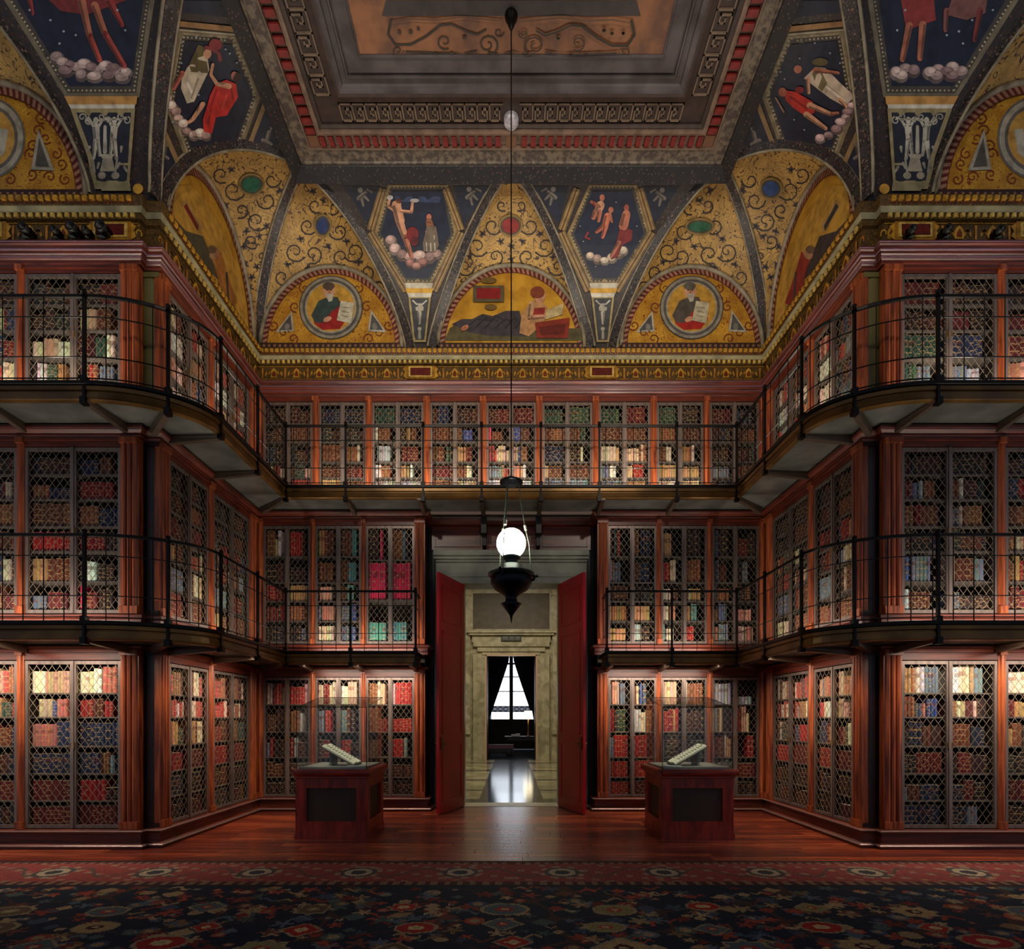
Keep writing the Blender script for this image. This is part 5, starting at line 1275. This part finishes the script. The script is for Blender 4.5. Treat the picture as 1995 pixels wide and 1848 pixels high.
# the hall's own light: a dome lamp high up, the far room's daylight
area('hall_dome_light', (0, 14.5, 6.9), (0, 14.5, 0), 3.0, 3.0, L_HALL, (1, .92, .72))
struct('ceiling_hall', MB().box(-6, -1.6, YD+.2, YH, 7.0, 7.1).box(1.6, 6, YD+.2, YH, 7.0, 7.1).box(-1.6, 1.6, YD+.2, 13, 7.0, 7.1).box(-1.6, 1.6, 16, YH, 7.0, 7.1), marble)
for s, nm in ((-1, 'left'), (1, 'right')):
    a, b = sorted((s*6, s*6.2)); struct('wall_hall_'+nm, MB().box(a, b, YD+.2, YH, 0, 7.1), marble)
struct('wall_hall_front', MB().box(-6, -XD, YD+.2, YD+.35, 0, 7.1).box(XD, 6, YD+.2, YD+.35, 0, 7.1).box(-XD, XD, YD+.2, YD+.35, 5.0, 7.1), marble)
# ================================================================== PENDANT LAMP
LX, LY = 0, 5.9
lamp = empty('pendant_lamp', (LX, LY, 2.64), label='hanging lamp with glowing white globe above a dark urn', cat='lamp')
z_ = lambda py: EYE+(PY-py)*LY/1000-2.64
dk = mat('lamp_bronze', (22, 24, 34), .35, metal=.7)
grn = mat('lamp_gallery', (46, 58, 58), .35, metal=.6)
MB().lathe(0, 0, [(0, z_(1216)), (.012, z_(1205)), (.02, z_(1198)), (.10, z_(1180)), (.118, z_(1176)), (.07, z_(1172)), (.065, z_(1163)), (.11, z_(1156)), (.19, z_(1148)), (.235, z_(1138)), (.238, z_(1128)), (.225, z_(1124)), (0, z_(1122))], 28).build('urn', dk, lamp, smooth=True)
MB().lathe(0, 0, [(.20, z_(1124)), (.265, z_(1121)), (.268, z_(1118)), (.17, z_(1116)), (.16, z_(1108)), (.13, z_(1106)), (.125, z_(1101)), (.0, z_(1100))], 28).build('rim', grn, lamp, smooth=True)
MB().lathe(0, 0, [(.12, z_(1101)), (.07, z_(1098)), (.065, z_(1092)), (.10, z_(1088)), (.105, z_(1084)), (.09, z_(1083))], 24).build('burner', grn, lamp, smooth=True)
gz = z_(1058)
gprof = [(.168*math.sin(a), gz-.168*math.cos(a)) for a in [pi*(.16+.84*i/18) for i in range(19)]]
MB().lathe(0, 0, gprof, 32).build('globe', mat('lit_globe', (255, 255, 250), .4, emit=(255, 250, 226), estr=23.0), lamp, smooth=True)
ctop = z_(938)
MB().lathe(0, 0, [(.0, ctop+.06), (.03, ctop+.055), (.06, ctop+.02), (.13, ctop), (.135, ctop-.01), (.05, ctop+.0), (0, ctop+.0)], 20).build('smoke_cap', dk, lamp, smooth=True)
MB().bar((0, 0, ctop+.05), (0, 0, pz-.17-2.64), .0075, 6).build('suspension_rod', M['iron'], lamp)
ch = mat('lamp_chain', (92, 104, 92), .4, metal=.6)
for i in range(3):
    a = pi*2*i/3+.12
    c, s = math.cos(a), math.sin(a)
    MB().tube([(c*.235, s*.235, z_(1120)), (c*.21, s*.21, z_(1060)), (c*.16, s*.16, z_(1024)), (c*.11, s*.11, z_(975)), (c*.09, s*.09, ctop)], .006, 5).build('hanging_wire', ch, lamp)
    MB().bar((c*.172, s*.172, z_(1032)), (c*.158, s*.158, z_(1022)), .016, 6).build('clasp', mat('clasp', (206, 210, 190), .3, metal=.5), lamp)
    MB().tube([(c*.21, s*.21, z_(1130)), (c*.26, s*.26, z_(1127)), (c*.275, s*.275, z_(1121)), (c*.31, s*.31, z_(1120))], .018, 6).build('scroll_arm', dk, lamp)
# ================================================================== DISPLAY CASES
cw = mat('display_case_wood', (160, 48, 27), .32, dark=(104, 25, 14), scale=(14, 14, 2), coat=.3)
cwh = mat('display_case_wood_flat', (160, 48, 27), .32, dark=(104, 25, 14), scale=(2, 2, 14), coat=.3)
grey = mat('case_deck_grey', (120, 122, 112), .5); page_m = mat('book_page', (226, 222, 192), .6, var=.12, scale=(30, 30, 30)); frm = mat('case_edge', (40, 36, 34), .3, metal=.6)
for s, nm in ((-1, 'left'), (1, 'right')):
    x0, x1, y0, y1 = -.462, .462, 0, .84
    cxm = s*2.315 if s < 0 else 2.40
    root = empty('display_case', (cxm, 6.60, 0), label='wooden glass-topped display case %s of the doorway axis' % nm, cat='display case', group='display cases')
    b = MB(); b.box(x0-.01, x1+.01, y0-.01, y1+.01, 0, .07).box(x0, x1, y0, y1, .07, .10).box(x0, x1, y0, y1, .66, .80)
    for xx in (x0, x1-.14): b.box(xx, xx+.14, y0+.004, y0+.14, .10, .66).box(xx, xx+.14, y1-.14, y1-.004, .10, .66)
    b.box(x0+.141, x1-.141, y0+.004, y0+.03, .10, .23).box(x0+.141, x1-.141, y1-.03, y1-.004, .10, .23).box(x0+.001, x0+.03, y0+.141, y1-.141, .10, .23).box(x1-.03, x1-.001, y0+.141, y1-.141, .10, .23)
    b.build('plinth', cw, root)
    MB().box(x0+.10, x1-.10, y0+.035, y0+.05, .2, .68).build('front_panel', mat('case_panel_dark', (56, 40, 24), .5), root)
    for xx in (x0+.035, x1-.05): MB().box(xx, xx+.015, y0+.10, y1-.10, .2, .68).build('side_panel', bpy.data.materials['case_panel_dark'], root)
    MB().sweep([(x0, y0), (x0, y1), (x1, y1), (x1, y0), (x0, y0)][::-1], [(0, .78), (.015, .79), (.015, .81), (.045, .83), (.05, .86), (.05, .885), (.04, .90), (-.1, .90)]).build('top_moulding', cwh, root)
    MB().box(x0-.03, x1+.03, y0-.03, y1+.03, .88, .902).build('top_board', cwh, root)
    MB().box(x0+.03, x1-.03, y0+.03, y1-.03, .902, .925).build('inner_deck', grey, root)
    # glass hood, its lid rising towards the back
    gx0, gx1, gy0, gy1, zb, zf, zk_ = x0+.01, x1-.01, y0+.01, y1-.01, .90, 1.70, 1.86
    t_ = .006
    g = MB().box(gx0, gx1, gy0, gy0+t_, zb, zf); g.build('glass_pane', M['glass'], root)
    MB().box(gx0, gx1, gy1-t_, gy1, zb, zk_).build('glass_pane', M['glass'], root)
    for xx in (gx0, gx1-t_):
        m_ = MB(); P8 = [(xx, gy0+t_, zb), (xx+t_, gy0+t_, zb), (xx+t_, gy1-t_, zb), (xx, gy1-t_, zb), (xx, gy0+t_, zf), (xx+t_, gy0+t_, zf), (xx+t_, gy1-t_, zk_), (xx, gy1-t_, zk_)]
        for f in ((0,3,2,1),(4,5,6,7),(0,1,5,4),(1,2,6,5),(2,3,7,6),(3,0,4,7)): m_.face([P8[i] for i in f])
        m_.build('glass_pane', M['glass'], root)
    m_ = MB(); P8 = [(gx0, gy0, zf), (gx1, gy0, zf), (gx1, gy1, zk_), (gx0, gy1, zk_)]
    m_.face(P8); m_.face([(p[0], p[1], p[2]+t_) for p in P8])
    m_.build('glass_lid', M['glass'], root)
    e = MB()
    for p, q in (((gx0, gy0, zf), (gx1, gy0, zf)), ((gx0, gy1, zk_), (gx1, gy1, zk_))): e.bar(p, q, .006, 4)
    e.bar((gx1, gy0, zb), (gx1, gy0, zf), .005, 4).bar((gx0, gy0, zb), (gx0, gy0, zf), .005, 4).bar((gx0, gy0, zf), (gx0, gy1, zk_), .004, 4).bar((gx1, gy0, zf), (gx1, gy1, zk_), .004, 4)
    e.build('glass_edge', frm, root)
    # book on its cradle: rises away from the middle of the room
    bk_ = empty('open_book', (cxm+(-.02*s), 6.60+.36, .925), label='open book on a tilted cradle inside the %s display case' % nm, cat='book', group='exhibited books')
    bk_.rotation_euler = (0, 0, 0)
    def tl_(u, v, w_):                                   # u up the slope (outwards), v depth, w off the page
        a = math.radians(30); return (s*(u*math.cos(a)-w_*math.sin(a)), v, u*math.sin(a)+w_*math.cos(a)+.14)
    def slab(mb, u0, u1, v0, v1, w0, w1):
        P8 = [tl_(u, v, w_) for w_ in (w0, w1) for (u, v) in ((u0, v0), (u1, v0), (u1, v1), (u0, v1))]
        for f in ((0,3,2,1),(4,5,6,7),(0,1,5,4),(1,2,6,5),(2,3,7,6),(3,0,4,7)): mb.face([P8[i] for i in f])
        return mb
    slab(MB(), -.25, .25, -.19, .19, -.012, 0).build('cover', mat('exhibit_cover', (70, 52, 34), .6), bk_)
    for v0, v1 in ((-.18, -.004), (.004, .18)):
        mb = MB(); 
        mb.grid(lambda a, b: tl_(-.24+.48*b, v0+(v1-v0)*a, .004+.03*math.sin(pi*(.12+.76*a))), 8, 1)
        slab(mb, -.24, .24, v0, v1, 0, .008); pg = mb.build('page_block', page_m, bk_, smooth=False)
        tx = MB()
        for k in range(9):
            uu = .19-.042*k; slab(tx, uu-.006, uu+.004, v0+.03, v1-.03, .0345, .0355)
        tx.build('page_text', mat('page_text', (120, 112, 92), .7), pg)
    cr = MB(); slab(cr, -.20, .20, -.14, .14, -.03, -.013)
    cr.box(*sorted((s*.10, s*.13)), -.12, .12, 0, .19).box(*sorted((-s*.20, -s*.17)), -.12, .12, 0, .03); cr.build('cradle', mat('cradle_acrylic', (96, 98, 86), .3), bk_)
    MB().box(-.11, .11, -.06, .06, 0, .012).build('caption_card', mat('caption_card', (176, 186, 168), .6), label='small caption card in the %s display case' % nm, cat='card', group='caption cards')
    bpy.data.objects[COL.objects[-1].name].location = (cxm-s*.28, 6.60+.13, .925)
# ================================================================== CARPET
def carpet():
    x0, x1, ya, yb = -6.4, 6.4, .4, 5.54; nx, ny = 760, 330
    rr = random.Random(3); mot = []
    def cells(y): return (yb-y)/.81
    flowers = []
    for i in range(2300):
        flowers.append((rr.uniform(-6.3, 6.3), rr.uniform(2.6, 4.68) if i % 4 else rr.uniform(.6, 2.6), rr.uniform(.03, .085), rr.choice([(140,60,44),(150,124,84),(74,88,82),(166,138,100),(116,42,36),(124,94,62),(84,96,106),(156,68,48),(104,60,48),(60,74,92)]), rr.random(), rr.choice((0, 0, 1, 2, 3))))
    big = []
    for rowy, n_, sz in ((4.16, 15, .135), (3.80, 16, .12), (3.50, 15, .14), (3.15, 14, .14), (2.7, 13, .15), (2.1, 12, .15), (1.4, 12, .15)):
        for j in range(n_):
            k = rr.randrange(5)
            big.append((-6.1+12.2*(j+.5*(n_ % 2))/n_+rr.uniform(-.08, .08), rowy+rr.uniform(-.07, .07), sz*rr.uniform(.75, 1.15),
                        [(134,122,78),(158,40,34),(166,138,92),(98,80,56),(80,92,94)][k], [(160,66,48),(200,170,116),(66,28,30),(140,120,86),(150,54,44)][k], rr.randrange(3)))
    navy = (28, 36, 50); grid = [[navy]*nx for _ in range(ny)]
    dx, dy = (x1-x0)/nx, (yb-ya)/ny
    vine_ = [(rr.uniform(0, 6), rr.uniform(.4, 1.2)) for _ in range(14)]
    for j in range(ny):
        y = ya+(j+.5)*dy; rowc = grid[j]
        dist = yb-y
        if dist < .81:
            for i in range(nx):
                x = x0+(i+.5)*dx; c = (134, 60, 56)
                if dist < .03 or dist > .78: c = (40, 24, 28)
                elif dist < .09: c = (126, 92, 76) if int(x/.05) % 2 else (80, 36, 34)
                elif dist > .69: c = (128, 98, 76) if int(x/.06+.5) % 2 else (70, 40, 40)
                else:
                    p = x/1.02; f = p-math.floor(p)-.5; u, v = f*1.02/.22, (dist-.39)/.20; r = math.hypot(u, v)
                    if r < .35: c = (56, 56, 62)
                    elif r < .62: c = (168, 150, 122)
                    elif r < .82: c = (74, 66, 66)
                    elif r < 1.05 and int((math.atan2(v, u)+pi)*2.6) % 2: c = (150, 128, 104)
                    else:
                        w_ = math.sin(x*9)*.14; 
                        if abs(dist-.39-w_) < .022: c = (84, 70, 62)
                        elif (int(x/.07)*7+int(dist/.06)*13) % 9 == 0: c = (146, 110, 88)
                        elif (int(x/.05)*5+int(dist/.05)*11) % 7 == 0: c = (140, 62, 54)
                rowc[i] = c
        else:
            for i in range(nx):
                x = x0+(i+.5)*dx
                if abs(math.sin(x*5.2+2.3*math.sin(y*4))*.5+math.sin(y*9+x*2)*.5) < .05: rowc[i] = (70, 48, 42)
    def stamp(cx, cy, rx, ry, fn):
        for j in range(max(0, int((cy-ry-ya)/dy)), min(ny, int((cy+ry-ya)/dy)+1)):
            y = ya+(j+.5)*dy
            if yb-y < .82: continue
            for i in range(max(0, int((cx-rx-x0)/dx)), min(nx, int((cx+rx-x0)/dx)+1)):
                x = x0+(i+.5)*dx; c = fn((x-cx)/rx, (y-cy)/ry)
                if c: grid[j][i] = c
    for (cx, cy, r, col, rt, kd) in flowers:
        def fn(u, v):
            q = math.hypot(u, v)
            if q > 1: return None
            a = math.atan2(v, u)
            if kd == 0: return col if q < .65+.35*math.cos(5*a+rt*6) else None
            if kd == 1: return col if abs(u)+abs(v) < 1 else None
            if kd == 3: return col if abs(v-.5*math.sin(u*3+rt*6)) < .28 else None
            return ((col if q > .45 else (150,124,90)) if q < .8 else None)
        stamp(cx, cy, r*1.25, r, fn)
    for (cx, cy, r, c1, c2, shp) in big:
        def fn(u, v):
            a = math.atan2(v, u); q2 = max(abs(u), abs(v))
            q = (abs(u)*.8+abs(v)*.75, math.hypot(u*.82, v*.95), math.hypot(u, v)*(.95-.14*math.cos(8*a)))[shp]
            if q > .82 or q2 > .98: return None
            if q > .68: return (150, 130, 96)
            if q > .30: return c1
            if q > .14: return c2
            return (176, 156, 112)
        stamp(cx, cy, r*1.35, r, fn)
    me = bpy.data.meshes.new('carpet'); V = [(x0+dx*i, ya+dy*j, .012) for j in range(ny+1) for i in range(nx+1)]
    Fc = [(j*(nx+1)+i, j*(nx+1)+i+1, (j+1)*(nx+1)+i+1, (j+1)*(nx+1)+i) for j in range(ny) for i in range(nx)]
    me.from_pydata(V, [], Fc)
    cache = {}
    buf = []
    for j in range(ny):
        for i in range(nx):
            c = grid[j][i]
            if c not in cache: cache[c] = list(lin(c))+[1.0]
            buf += cache[c]*4
    at = me.color_attributes.new('Col', 'FLOAT_COLOR', 'CORNER'); at.data.foreach_set('color', buf)
    me.materials.append(mat('carpet_wool', attr=True, rough=.9, var=.35, scale=(60, 60, 60), detail=3, bump=.3, spec=.2))
    o = bpy.data.objects.new('carpet', me); COL.objects.link(o)
    tag(o, 'dark floral carpet with a red medallion border along the floor', 'carpet')
    e = MB().box(x0, x1, yb-.004, yb+.012, .0, .014).box(x0, x1, ya-.01, ya, 0, .012); e.build('bound_edge', mat('carpet_edge', (26, 18, 20), .9), o)
carpet()
